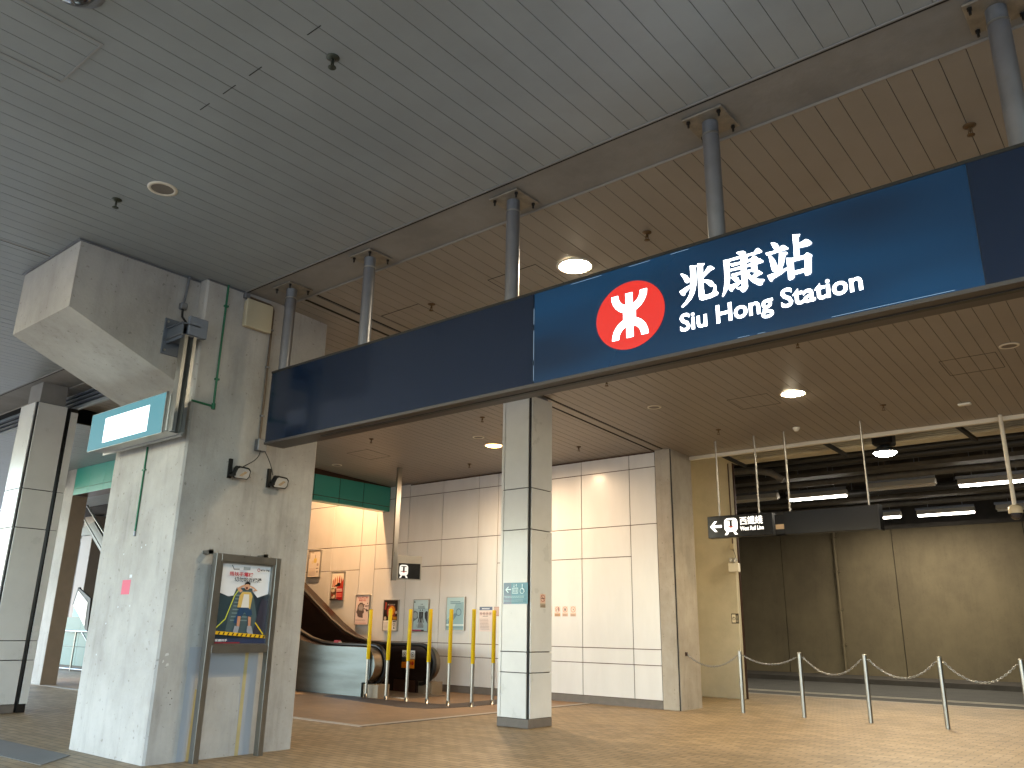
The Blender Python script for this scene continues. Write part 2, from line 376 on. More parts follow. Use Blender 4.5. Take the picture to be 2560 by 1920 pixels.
# outer ceiling seams and hatches
g = MB()
for a, b_ in ((-4.57, -4.42), (-4.26, -4.12), (-3.64, -3.51), (-4.86, -4.74)): g.box(a, b_, 2.378, 2.383, 4.677, 4.6795, M_groove)
g.box(-8.245, -8.235, -3, 2.77, 4.676, 4.6795, M_groove); g.box(-8.232, -8.22, -3, 2.77, 4.676, 4.6795, M_alu)
g.box(-5.33, -5.315, -.4, 1.64, 4.674, 4.6795, mat('hatch_frame', '#8b8c8b', .45)); g.box(-4.735, -4.72, -.4, 1.64, 4.674, 4.6795, mat('hatch_frame', '#8b8c8b', .45)); g.box(-5.315, -4.735, 1.625, 1.64, 4.674, 4.6795, mat('hatch_frame', '#8b8c8b', .45))
struct(g.build('outer_ceiling_hatch'))
g = MB()
def hatch(x0, x1, y0, y1):
    for a, b_, c, d in ((x0, x1, y0, y0+.008), (x0, x1, y1-.008, y1), (x0, x0+.006, y0, y1), (x1-.006, x1, y0, y1)):
        g.prism([(a, c, zin(c)-.0025), (b_, c, zin(c)-.0025), (b_, d, zin(d)-.0025), (a, d, zin(d)-.0025)], (0, 0, .002), M_groove)
hatch(-6.71, -6.1, 5.745, 6.35); hatch(-4.74, -4.15, 10.58, 11.1); hatch(-5.08, -4.46, 5.73, 6.3); hatch(-1.95, -1.34, 10.5, 11.1); hatch(-12.3, -11.7, 9.9, 10.5); hatch(-8.4, -7.8, 9.9, 10.5)
struct(g.build('inner_ceiling_hatch'))
# edge of the beige ceiling and the higher soffit over the road
z = zin(13.28)
g = MB().box(-6.75, 8, 13.285, 13.35, z-.06, z+.06, M_trim); struct(g.build('ceiling_white_edge'))
g = MB().box(-45, 9, 13.36, 29.6, 5.5, 5.9, M_voidc); struct(g.build('road_soffit'))

# ---------------------------------------------------------------- walls
def clad_wall():
    t = thing('panelled_wall', (-12, 12.6, 0), 'long white panelled wall beside the escalator with thin dark joints', 'wall')
    MB().box(-21, -7.09, 12.62, 12.9, 0, 6.6, M_brz).build('backing', t)
    MB().box(-21, -7.075, 12.60, 12.62, 0, .125, M_plinth).build('skirting', t)
    gp = .0065
    X = [-20, -18.9, -17.86, -16.9, -15.92, -14.87, -14.36, -13.31, -12.27, -11.24, -10.71, -9.68, -8.66, -7.61, -7.075]
    def pan(x0, x1, z0, z1): MB().box(x0+gp, x1-gp, 12.60, 12.615, z0+gp, z1-gp, M_white, .002).build('panel', t)
    for a, b_ in zip(X, X[1:]):
        nar = (b_-a) < .6
        rows = [.13, .675, .93, 2.48, 3.025, 4.03, 4.29]
        if nar: rows.remove(2.48)
        if a < -14: rows = [r for r in rows if r < 4.2] + [5.03, 6.5]
        for c, d in zip(rows, rows[1:]):
            if a < -12.3 and c < .9: 
                continue
            pan(a, b_, c, d)
    for a, b_ in ((-20, -16.9), (-16.9, -14.36), (-14.36, -12.27)): pan(a, b_, .13, .93)
    return t
clad_wall()
t = thing('teal_bulkhead', (-13.95, 11.5, 3.74), 'green bulkhead of flat panels where the ceiling drops above the escalator', 'bulkhead')
MB().box(-14.2, -13.965, 9.8, 12.595, 3.76, 4.75, M_brz).build('backing', t)
MB().box(-14.2, -13.965, 9.8, 12.595, 3.745, 3.757, M_teal).build('soffit', t)
Y_ = [9.8, 10.44, 11.12, 11.79, 12.595]
for a, b_ in zip(Y_, Y_[1:]):
    for c, d in ((3.745, 3.855), (3.855, 4.30)): MB().box(-13.965, -13.95, a+.009, b_-.009, c+.007, d-.007, M_teal, .002).build('panel', t)
g = MB(); g.box(-20, -13.97, 9.6, 9.8, 0, 6.6, M_white); tag(g.build('shaft_wall'), 'white wall closing the near side of the escalator shaft', 'wall')
g = MB(); g.box(-21, -14.2, 9.6, 12.62, 6.6, 6.8, M_voidc); g.box(-14.2, -14.0, 9.6, 12.62, 4.75, 6.8, M_voidc); g.box(-21.1, -20.9, 9.6, 12.62, 0, 6.6, M_cream); struct(g.build('shaft_roof'))
# pier at the end of the wall
t = thing('concrete_pier', (-7, 13, 0), 'tall paired concrete pier split by a dark joint at the end of the white wall', 'pier')
MB().box(-7.07, -6.775, 12.59, 13.1, 0, 4.36, M_pier, .008).build('near_pier', t)
MB().box(-6.775, -6.762, 12.60, 13.1, 0, 4.36, M_groove).build('joint', t)
MB().box(-6.9, -6.75, 12.615, 13.2, 0, 4.9, M_pier).build('far_pier', t) if 0 else MB().box(-6.762, -6.75, 12.615, 13.2, 0, 4.9, M_pier).build('far_pier', t)
MB().box(-8.2, -6.762, 13.2, 13.36, 0, 5.5, M_pier).build('return_wall', t)
t = thing('cream_pillar', (-7.6, 15.9, 0), 'cream rendered pillar catching yellow light behind the concrete pier', 'pillar')
MB().box(-8.6, -7.09, 15.75, 15.88, 0, 5.5, M_cream, .012).build('shaft', t)
MB().box(-7.11, -7.07, 15.88, 15.93, 0, 5.5, M_brz).build('dark_edge_strip', t)
# fluted fascia beyond the ceiling
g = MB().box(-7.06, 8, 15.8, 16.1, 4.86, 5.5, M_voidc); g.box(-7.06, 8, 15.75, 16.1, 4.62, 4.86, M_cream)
for i in range(6): g.box(-7.06, 8, 15.715, 15.75, 4.635+i*.037, 4.655+i*.037, M_cream)
tag(g.build('fluted_fascia'), 'ribbed cream fascia strip running above the bus road opening', 'fascia')
for x in (-6.9, -4.9, -2.7, -.8):
    b = MB(); b.prism([(x, 14.5, 4.66), (x+.16, 15.7, 4.52), (x+.16, 15.7, 4.46), (x, 14.5, 4.6)], (.06, 0, 0), M_dk)
    tag(b.build('bracket_arm'), 'dark bracket arm under the ribbed cream fascia, ' + {-6.9: 'nearest the cream pillar', -4.9: 'left of the hanging flood lamp', -2.7: 'right of the hanging flood lamp', -.8: 'at the right edge of the view'}[x], 'bracket', 'bracket arms under the fascia')
# retaining wall
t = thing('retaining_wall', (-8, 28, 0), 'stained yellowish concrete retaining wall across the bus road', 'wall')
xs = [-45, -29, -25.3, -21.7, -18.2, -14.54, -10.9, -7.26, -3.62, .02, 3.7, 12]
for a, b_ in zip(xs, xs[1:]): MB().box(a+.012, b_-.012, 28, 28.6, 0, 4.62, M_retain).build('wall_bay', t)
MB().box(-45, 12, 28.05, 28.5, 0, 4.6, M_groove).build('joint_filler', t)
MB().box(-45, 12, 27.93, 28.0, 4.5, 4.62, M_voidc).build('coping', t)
g = MB().box(-45, 12, 29.5, 29.8, 0, 5.6, M_voidc); g.box(9, 9.3, 4.0, 29.5, -.1, 5.6, M_voidc); g.box(-45.3, -45, 17, 29.8, -.1, 5.6, M_voidc); g.box(-45, -8.6, 15.75, 15.9, -.1, 5.6, M_voidc)  # unseen end walls added to keep daylight off the right and the road
g.box(8, 9, 4.9, 5.2, 4.3, 5.6, M_voidc); struct(g.build('road_enclosure'))
b = MB().tube([(-9.05, 27.9, 4.48), (-9.05, 27.9, .1)], .045, M_retain, 10)
for z_ in (4.3, 3.2, 2.0, .9): b.box(-9.13, -8.97, 27.86, 28, z_, z_+.05, M_retain)
tag(b.build('drain_pipe'), 'thin drain pipe running down the retaining wall', 'pipe')
# services above the road
def pipe(y, z_, r, m, lab, x0=-20, x1=8):
    b = MB().tube([(x0, y, z_), (x1, y, z_)], r, m, 12)
    for x in range(int(x0)+1, int(x1), 2): b.tube([(x+.4, y, z_), (x+.4, y, 5.5)], .012, M_galv, 6, False)
    tag(b.build('service_pipe'), lab, 'pipe', 'pipes under the soffit over the road')
def tray(y, z_, w_, lab):
    b = MB().box(-20, 8, y, y+w_, z_, z_+.01, M_tray); b.box(-20, 8, y-.004, y, z_, z_+.09, M_tray); b.box(-20, 8, y+w_, y+w_+.004, z_, z_+.09, M_tray)
    for x in range(-19, 8, 2): b.box(x, x+.03, y, y+.02, z_, 5.5, M_tray); b.box(x, x+.03, y+w_-.02, y+w_, z_, 5.5, M_tray)
    tag(b.build('cable_tray'), lab, 'cable tray', 'cable trays over the road')
M_pp = mat('pipe_paint_dark', '#2b2925', .5); M_pg = mat('pipe_paint_grey', '#6d675c', .6, var=.3, vscale=6)
tray(17.0, 4.98, .35, 'grey cable tray nearest the ribbed fascia over the road'); pipe(17.8, 4.92, .07, M_pp, 'black pipe just beyond the nearest cable tray'); pipe(18.1, 5.1, .05, M_pg, 'slim grey pipe between the two upper black pipes')
pipe(18.6, 4.95, .09, M_pp, 'thick black pipe, second black one from the fascia'); tray(19.3, 4.82, .45, 'wide galvanised tray above the nearer tube lights'); pipe(20.4, 4.85, .08, M_pg, 'grey pipe just above the nearer row of tube lights')
pipe(22.2, 4.8, .1, M_pp, 'thick black pipe between the two rows of tube lights'); tray(23.2, 4.75, .4, 'cable tray between the two rows of tube lights'); pipe(24.6, 4.8, .08, M_pg, 'grey pipe in front of the farther tube lights')
for i, y in enumerate((17.4, 21.5, 25.2)): tag(MB().box(-45, 9, y, y+.4, 5.1, 5.6, M_voidc).build('soffit_beam'), ('dark concrete beam over the road, ' + ('nearest', 'middle', 'farthest')[i] + ' of three'), 'beam', 'beams over the road')
b = MB().tube([(-8.3, 17.1, 4.72), (-7.2, 17.1, 4.68), (-6.75, 17.1, 4.58), (-6.5, 17.15, 4.4)], .075, M_pg, 14)
tag(b.build('bent_pipe'), 'pale pipe stub with an elbow beside the cream pillar', 'pipe')
# ---------------------------------------------------------------- columns
def big_column():
    t = thing('concrete_column', (-8.2, 4.8, 0), 'massive grey concrete column with a wedge corbel under the ceiling', 'column')
    MB().box(-8.95, -7.46, 4.01, 5.585, -.05, 4.8, M_concd, .02).build('shaft', t)
    b = MB(); b.prism([(-8.9, 2.77, 4.78), (-8.9, 2.77, 4.0), (-8.9, 4.02, 3.49), (-8.9, 4.02, 4.78)], (1.3, 0, 0), M_conc); b.build('corbel', t)
    b = MB()
    b.box(-7.62, -7.6, 2.77, 4.0, 4.664, 4.676, M_groove); b.box(-8.92, -7.58, 2.748, 2.768, 4.662, 4.676, M_galv)
    b.box(-7.598, -7.585, 2.76, 4.0, 4.662, 4.676, M_galv); b.box(-7.458, -7.445, 4.0, 4.45, 4.662, 4.676, M_galv); b.build('ceiling_trim', t)
    p = Art((-7.4597, 4.30, 0), (0, 1, 0), (1, 0, 0), 1, 1)     # old touch-up paint round the poster stand
    p.poly([(.02, 0), (.10, 0), (.115, .72), (.60, .72), (.63, 0), (.78, 0), (.78, 1.0), (.02, 1.0)], M_greyp)
    p.poly([(.115, 0), (.16, 0), (.16, .62), (.125, .62)], M_yelo); p.poly([(.62, 0), (.66, 0), (.665, .95), (.628, .95)], M_yelo)
    for u, v, w_ in ((.0-.22, .92, .04), (-.20, .83, .03), (-.24, .86, .02)): p.poly([(u, v), (u+w_, v+.01), (u+w_*.8, v+.03), (u+.005, v+.025)], mat('paint_chip', '#c9c7c2', .7))
    for u, v in ((-.12, .62), (-.1, .55), (-.14, .6), (-.11, .5)): p.disc(u, v, .006, mat('dirt_spot', '#5c5650', .8), 8)
    p.build('touch_up_paint', t)
    a = Art((-8.95, 4.0097, 0), (1, 0, 0), (0, -1, 0), 1, 1)
    a.rect(.61, 1.48, .78, 1.62, mat('pink_paper', '#c8586c', .7)); a.rect(.74, 1.64, .79, 1.67, mat('paper_scrap', '#c9cdd0', .7))
    for u, v in ((.55, 1.88), (.9, 1.93), (.98, 1.95), (.6, 1.36), (.84, 1.37), (.4, 1.2), (.3, .9)): a.disc(u, v, .009, mat('paper_scrap', '#c9cdd0', .7), 8)
    a.build('paper_scraps', t)
big_column()

def clad_column(x0, x1, y0, y1, top, label, joints, back=False):
    t = thing('clad_column', ((x0+x1)/2, (y0+y1)/2, 0), label, 'column', 'columns clad in white panels')
    MB().box(x0+.02, x1-.02, y0+.02, y1-.02, 0, top, M_blk).build('core', t); MB().box(x0+.06, x1-.06, y0+.06, y1-.02, top, 4.685 if y0 < 5 else 4.52, M_beam).build('capital', t)
    MB().box(x0-.004, x1+.004, y0-.004, y1+.004, 0, .11, M_plinth, .006).build('plinth', t)
    zs = [.11] + joints + [top]; gp = .006
    for a, b_ in zip(zs, zs[1:]):
        for (u0, u1) in ((x0+.055, x1-.042),):
            MB().box(u0, u1, y0, y0+.018, a+gp, b_-gp, M_whitec, .002).build('panel', t)
        MB().box(x0, x0+.045, y0, y0+.018, a+gp, b_-gp, M_whitec).build('corner_strip', t)
        MB().box(x1-.018, x1, y0+.036, y1, a+gp, b_-gp, M_whitec, .002).build('panel', t)
        MB().box(x0, x0+.018, y0+.02, y1, a+gp, b_-gp, M_whitec).build('panel', t)
        MB().box(x0+.02, x1-.02, y1-.018, y1, a+gp, b_-gp, M_whitec).build('panel', t)
    return t
clad_column(-7.41, -6.89, 8.783, 9.285, 4.43, 'slim white clad column standing under the blue sign near the yellow posts', [.67, .93, 2.53, 3.10])
t = clad_column(-13.47, -12.90, 4.51, 4.955, 4.36, 'white clad column at the far left edge with dark joints', [.69, .95, 2.50, 3.06])
for a, b_ in zip([.11, .69, .95, 2.5, 3.06], [.69, .95, 2.5, 3.06, 4.3]): MB().box(-12.93, -12.9, 5.02, 5.12, a+.004, b_-.004, M_whitec).build('return_panel', t)
MB().box(-13.4, -12.915, 5.0, 5.11, 0, 4.36, M_blk).build('return_core', t)

# ---------------------------------------------------------------- main sign
t = thing('station_name_sign', (-3.0, 4.7, 2.9), 'long blue station name sign with a red emblem, hung on five grey poles', 'sign')
sx0, sx1, fy, by, sb, st = -6.985, 1.5, 4.58, 4.80, 2.955, 3.70
b = MB(); b.box(sx0, sx1, fy+.012, by, sb+.012, st-.01, M_bronzed); b.box(sx0-.006, sx1, fy-.006, by+.006, sb-.012, sb+.012, M_bronzed); b.box(sx0-.006, sx1, fy-.004, by+.006, st-.01, st+.012, M_dk)
b.box(-6.2, 1.5, 4.66, 4.70, sb-.018, sb-.012, M_dk); b.build('housing', t)
MB().box(sx0, -3.578, fy, fy+.011, sb+.012, st-.01, M_navy).build('dark_end_panel', t)
MB().box(-.575, sx1, fy, fy+.011, sb+.012, st-.01, M_navy).build('dark_end_panel', t)
MB().box(-3.568, -.58, fy, fy+.011, sb+.012, st-.01, M_blue).build('lit_panel', t)
M_leak = glow('light_leak', '#bfe4ff', .10)
for q in ((0, .02, .003, .14), (0, .18, .003, .42), (0, .47, .003, .60), (.35, .708, .62, .71), (.85, .71, 1.02, .712), (1.18, .709, 1.32, .711), (1.75, .003, 1.8, .005), (2.2, .006, 2.85, .008), (1.62, .004, 1.7, .006)):
    a = Art((-3.573, fy-.0012, 2.97), (1, 0, 0), (0, -1, 0), 1, 1); a.rect(*q, M_leak); a.build('light_leak', t)
e = Art((-2.727, fy-.002, 3.315), (1, 0, 0), (0, -1, 0), 1, 1)
e.disc(0, 0, .276, M_red, 48, .25)
def arc(cz, a0, a1, ro, ri):
    n = 14; A = [math.radians(a0+(a1-a0)*i/n) for i in range(n+1)]
    o = [(ro*math.cos(q), cz+ro*math.sin(q)) for q in A]; i_ = [(ri*math.cos(q), cz+ri*math.sin(q)) for q in A]
    for k in range(n): e.poly([o[k], o[k+1], i_[k+1], i_[k]], M_wtxt, .0012)
arc(.165, 180, 360, .145, .09); arc(-.165, 0, 180, .145, .09)
e.poly([(-.028, -.165), (.028, -.165), (.028, .165), (-.028, .165)], M_wtxt, .0016); e.poly([(-.05, -.035), (.05, -.035), (.05, .035), (-.05, .035)], M_wtxt, .002)
e.build('emblem', t)
GLYPH = [[(-2.251,3.554),(-2.201,3.542),(-2.211,3.53),(-2.211,3.466),(-2.215,3.404),(-2.229,3.353),(-2.252,3.317),(-2.289,3.285),(-2.32,3.27),(-2.328,3.279),(-2.298,3.305),(-2.268,3.345),(-2.252,3.397),(-2.25,3.462)],[(-2.324,3.514),(-2.306,3.51),(-2.275,3.487),(-2.259,3.458),(-2.263,3.438),(-2.279,3.436),(-2.291,3.444),(-2.301,3.473)],[(-2.251,3.419),(-2.297,3.405),(-2.337,3.389),(-2.324,3.363),(-2.307,3.351),(-2.298,3.356),(-2.297,3.367),(-2.252,3.4)],[(-2.196,3.545),(-2.195,3.554),(-2.144,3.541),(-2.16,3.524),(-2.162,3.438),(-2.162,3.369),(-2.158,3.319),(-2.141,3.314),(-2.1,3.322),(-2.085,3.371),(-2.075,3.368),(-2.074,3.326),(-2.06,3.309),(-2.068,3.297),(-2.112,3.288),(-2.177,3.286),(-2.194,3.297),(-2.199,3.328),(-2.198,3.413)],[(-2.162,3.466),(-2.121,3.513),(-2.102,3.51),(-2.078,3.489),(-2.08,3.484),(-2.108,3.478),(-2.154,3.446),(-2.16,3.441)],[(-2.161,3.426),(-2.135,3.421),(-2.102,3.405),(-2.087,3.38),(-2.094,3.365),(-2.106,3.363),(-2.121,3.375),(-2.137,3.397),(-2.16,3.414)],[(-2.013,3.524),(-1.973,3.512),(-1.973,3.484),(-1.975,3.451),(-1.977,3.388),(-1.984,3.349),(-1.997,3.319),(-2.015,3.29),(-2.031,3.272),(-2.037,3.279),(-2.026,3.306),(-2.016,3.354),(-2.011,3.397),(-2.011,3.499)],[(-2.013,3.524),(-1.982,3.521),(-1.895,3.522),(-1.859,3.52),(-1.804,3.521),(-1.787,3.541),(-1.776,3.54),(-1.761,3.525),(-1.752,3.511),(-1.757,3.505),(-1.789,3.505),(-1.975,3.506),(-2.011,3.512)],[(-1.922,3.551),(-1.907,3.555),(-1.874,3.55),(-1.859,3.537),(-1.86,3.508),(-1.895,3.522),(-1.908,3.537)],[(-1.896,3.525),(-1.86,3.514),(-1.86,3.474),(-1.862,3.409),(-1.861,3.299),(-1.868,3.286),(-1.885,3.271),(-1.899,3.271),(-1.906,3.28),(-1.916,3.294),(-1.936,3.304),(-1.935,3.31),(-1.9,3.309),(-1.898,3.394),(-1.897,3.479)],[(-1.863,3.505),(-1.848,3.499),(-1.853,3.489),(-1.862,3.483)],[(-1.862,3.48),(-1.829,3.482),(-1.812,3.497),(-1.796,3.49),(-1.781,3.472),(-1.789,3.459),(-1.793,3.455),(-1.792,3.392),(-1.809,3.388),(-1.822,3.388),(-1.829,3.405),(-1.828,3.465),(-1.862,3.466)],[(-1.968,3.485),(-1.962,3.485),(-1.897,3.481),(-1.898,3.466),(-1.958,3.465)],[(-1.976,3.449),(-1.899,3.449),(-1.859,3.449),(-1.81,3.449),(-1.793,3.455),(-1.779,3.467),(-1.768,3.465),(-1.748,3.442),(-1.751,3.436),(-1.789,3.434),(-1.86,3.433),(-1.899,3.432),(-1.975,3.435)],[(-1.965,3.412),(-1.9,3.412),(-1.898,3.396),(-1.957,3.394)],[(-1.862,3.41),(-1.826,3.409),(-1.827,3.394),(-1.852,3.395),(-1.857,3.393)],[(-1.974,3.393),(-1.935,3.388),(-1.918,3.373),(-1.916,3.357),(-1.921,3.348),(-1.931,3.347),(-1.943,3.356),(-1.958,3.376)],[(-1.987,3.339),(-1.943,3.343),(-1.9,3.353),(-1.898,3.342),(-1.928,3.322),(-1.96,3.308),(-1.963,3.296),(-1.972,3.294),(-1.982,3.305),(-1.992,3.325)],[(-1.859,3.405),(-1.847,3.385),(-1.83,3.358),(-1.812,3.342),(-1.786,3.329),(-1.755,3.32),(-1.75,3.312),(-1.761,3.305),(-1.768,3.288),(-1.776,3.286),(-1.794,3.292),(-1.82,3.313),(-1.84,3.335),(-1.859,3.368)],[(-1.83,3.358),(-1.807,3.379),(-1.795,3.393),(-1.782,3.387),(-1.76,3.365),(-1.763,3.36),(-1.784,3.356),(-1.815,3.342)],[(-1.691,3.55),(-1.671,3.547),(-1.651,3.531),(-1.642,3.509),(-1.646,3.493),(-1.66,3.489),(-1.67,3.495),(-1.679,3.514)],[(-1.731,3.49),(-1.726,3.492),(-1.662,3.49),(-1.641,3.493),(-1.627,3.512),(-1.611,3.51),(-1.585,3.483),(-1.588,3.477),(-1.611,3.477),(-1.721,3.472)],[(-1.712,3.466),(-1.696,3.463),(-1.677,3.432),(-1.665,3.395),(-1.663,3.367),(-1.671,3.353),(-1.687,3.352),(-1.696,3.36),(-1.7,3.378)],[(-1.643,3.471),(-1.597,3.459),(-1.593,3.452),(-1.596,3.446),(-1.608,3.44),(-1.621,3.394),(-1.64,3.349),(-1.662,3.345),(-1.652,3.397)],[(-1.73,3.337),(-1.724,3.338),(-1.662,3.346),(-1.632,3.35),(-1.603,3.357),(-1.603,3.345),(-1.645,3.323),(-1.698,3.305),(-1.7,3.296),(-1.71,3.29),(-1.719,3.304)],[(-1.603,3.42),(-1.556,3.406),(-1.561,3.399),(-1.563,3.339),(-1.563,3.282),(-1.577,3.271),(-1.595,3.27),(-1.602,3.279),(-1.6,3.349)],[(-1.552,3.563),(-1.505,3.552),(-1.518,3.534),(-1.521,3.476),(-1.522,3.411),(-1.554,3.409),(-1.552,3.485)],[(-1.519,3.494),(-1.496,3.501),(-1.475,3.509),(-1.456,3.496),(-1.44,3.474),(-1.449,3.465),(-1.473,3.461),(-1.52,3.465)],[(-1.571,3.409),(-1.494,3.407),(-1.473,3.419),(-1.446,3.394),(-1.453,3.376),(-1.46,3.285),(-1.47,3.274),(-1.495,3.272),(-1.499,3.282),(-1.492,3.384),(-1.559,3.385)],[(-1.565,3.322),(-1.492,3.321),(-1.494,3.298),(-1.567,3.297)]]
a = Art((0, fy-.002, 0), (1, 0, 0), (0, -1, 0), 1, 1, step=.00015)
for q in GLYPH: a.poly(q, M_wtxt)
a.build('chinese_lettering', t)
V_, F_, a0, a1, b0, b1_ = text_geo('Siu Hong Station', .016)
k_ = (-1.181+2.344)/(a1-a0); x_ = -2.344-a0*k_
for wd, pre in (('Siu', ''), ('Hong', 'Siu '), ('Station', 'Siu Hong ')):
    g0 = text_geo(wd, .016); g1 = text_geo(pre+wd, .016)
    u1 = g1[3]*k_+x_; u0 = u1-(g0[3]-g0[2])*k_; kz = (3.226-3.062)/(b1_-b0)
    a = Art((0, fy-.002, 0), (1, 0, 0), (0, -1, 0), 1, 1); a.text(wd, u0, 3.062+(g0[4]-b0)*kz, u1, 3.062+(g0[5]-b0)*kz, M_wtxt, .016); a.build('english_word', t)
for x in (-6.965, -5.705, -3.898, -2.10, -.32, 1.46):
    b = MB().tube([(x, 4.70, st), (x, 4.70, 4.56)], .058, M_polep, 28); b.tube([(x, 4.70, 4.55), (x, 4.70, 4.565)], .061, M_alu, 28); b.tube([(x, 4.70, 4.565), (x, 4.70, 4.66)], .056, M_galv, 28); p = b.build('pole', t)
    b = MB().box(x-.15, x+.15, 4.56, 4.86, 4.662, 4.678, mat('mounting_plate_steel', '#8f877a', .55, .4, var=.3, vscale=14), .004)
    for dx in (-.115, .115):
        for dy in (-.115, .115): b.tube([(x+dx, 4.71+dy, 4.66), (x+dx, 4.71+dy, 4.615)], .008, M_dk, 8); b.tube([(x+dx, 4.71+dy, 4.66), (x+dx, 4.71+dy, 4.645)], .015, M_dk, 6)
    b.build('mounting_plate', p)

# ---------------------------------------------------------------- light box on the corbel bracket
t = thing('light_box_sign', (-8, 3.8, 2.95), 'glowing blank pale blue light box hung beside the concrete column', 'sign')
b = MB(); b.box(-8.95, -7.36, 3.705, 3.72, 2.95, 3.36, M_alu); b.box(-8.93, -7.34, 3.72, 3.875, 2.965, 3.33, M_alu, .006); b.box(-8.95, -7.33, 3.875, 3.89, 2.945, 3.36, M_alu); b.box(-7.375, -7.36, 3.695, 3.705, 2.95, 3.36, M_ss)
b.build('housing', t)
a = Art((-8.945, 3.7045, 2.955), (1, 0, 0), (0, -1, 0), 1.57, .40); a.rect(0, 0, 1, 1, M_panelc); a.rect(.21, .14, .80, .80, M_panelw); a.build('lit_face', t)
b = MB(); b.box(-7.34, -7.328, 3.735, 3.86, 2.96, 3.93, M_ss); b.box(-7.328, -7.25, 3.735, 3.747, 2.96, 3.93, M_ss); b.box(-7.328, -7.25, 3.848, 3.86, 2.96, 3.93, M_ss); b.box(-7.262, -7.25, 3.747, 3.77, 2.96, 3.93, M_ss); b.box(-7.262, -7.25, 3.825, 3.848, 2.96, 3.93, M_ss); b.build('hanging_channel', t)
t = thing('wall_bracket', (-7.6, 3.85, 3.8), 'blue grey bolted steel bracket holding the light box on the corbel', 'bracket')
M_bg = mat('blue_grey_paint', '#5f666f', .45, .2, var=.1, vscale=9)
b = MB().box(-7.6, -7.585, 3.68, 4.0, 3.79, 4.17, M_bg, .004)
b.box(-7.585, -7.3, 3.72, 3.735, 3.9, 4.06, M_bg); b.box(-7.585, -7.3, 3.86, 3.875, 3.9, 4.06, M_bg); b.box(-7.585, -7.28, 3.7, 3.9, 4.05, 4.062, M_bg); b.box(-7.585, -7.28, 3.7, 3.9, 3.93, 3.942, M_galv); b.build('plate', t)
for y, z_ in ((3.71, 4.13), (3.71, 3.83), (3.97, 3.83), (3.97, 4.13)): MB().tube([(-7.585, y, z_), (-7.57, y, z_)], .011, M_ss, 8).build('bolt', t)
MB().box(-7.33, -7.28, 3.78, 3.98, 3.95, 4.15, mat('blue_grey_box', '#6d747e', .5), .006).build('junction_box', t)
b = MB().box(-7.6, -7.54, 3.80, 3.87, 4.30, 4.37, M_galv, .008); t = tag(b.build('conduit_box'), 'small grey conduit box above the bolted bracket on the corbel', 'conduit box')
b = MB().tube([(-7.57, 3.86, 4.68), (-7.57, 3.85, 4.5), (-7.57, 3.835, 4.37)], .013, M_galv, 8); b.build('conduit', t)
b = MB().tube([(-7.56, 3.83, 4.3), (-7.56, 3.835, 4.22), (-7.5, 3.86, 4.14), (-7.45, 3.87, 4.05)], .012, M_blk, 8); b.build('black_cable', t)

# ---------------------------------------------------------------- conduits and boxes on the column
b = MB().tube([(-7.448, 4.24, 4.68), (-7.448, 4.24, 3.36), (-7.448, 4.235, 3.34), (-7.448, 4.0, 3.35)], .011, M_green, 8)
for z_ in (4.43, 3.62): b.box(-7.46, -7.43, 4.218, 4.262, z_, z_+.018, M_green)
b.tube([(-7.448, 4.24, 3.37), (-7.448, 4.24, 3.31)], .02, M_green, 10); tag(b.build('green_conduit'), 'green conduit running down the right face of the concrete column', 'conduit')
b = MB().tube([(-8.22, 4.0, 2.97), (-8.22, 4.0, 2.07)], .010, M_green, 8); b.box(-8.25, -8.19, 3.99, 4.01, 2.72, 2.735, M_green); b.tube([(-8.22, 4.0, 2.1), (-8.22, 4.0, 2.05)], .014, M_galv, 8)
tag(b.build('green_conduit'), 'short green conduit ending on the left face of the concrete column', 'conduit')
t = thing('junction_box', (-7.4, 4.6, 4.3), 'square beige junction box with a clear cover high on the column', 'junction box')
MB().box(-7.46, -7.40, 4.45, 4.76, 4.28, 4.58, M_beigep, .01).build('body', t); MB().box(-7.40, -7.375, 4.44, 4.77, 4.27, 4.59, mat('clear_cover', '#bdb296', .2, coat=.5), .008).build('cover', t)
b = MB().box(-7.46, -7.41, 4.43, 4.49, 4.60, 4.66, M_galv, .005)
b.tube([(-7.445, 4.47, 4.635), (-7.445, 4.76, 4.625), (-7.445, 4.80, 4.61), (-7.445, 4.815, 4.57), (-7.445, 4.815, 4.35), (-7.445, 4.815, 3.08)], .012, mat('brown_conduit', '#6b5b4b', .5, .3), 8)
for z_ in (4.33, 3.9, 3.35): b.box(-7.46, -7.43, 4.795, 4.835, z_, z_+.018, M_galv)
b.box(-7.46, -7.39, 4.77, 4.88, 2.97, 3.10, M_galv, .006); tag(b.build('brown_conduit'), 'thin brown conduit from the beige box down to the flood light socket', 'conduit')
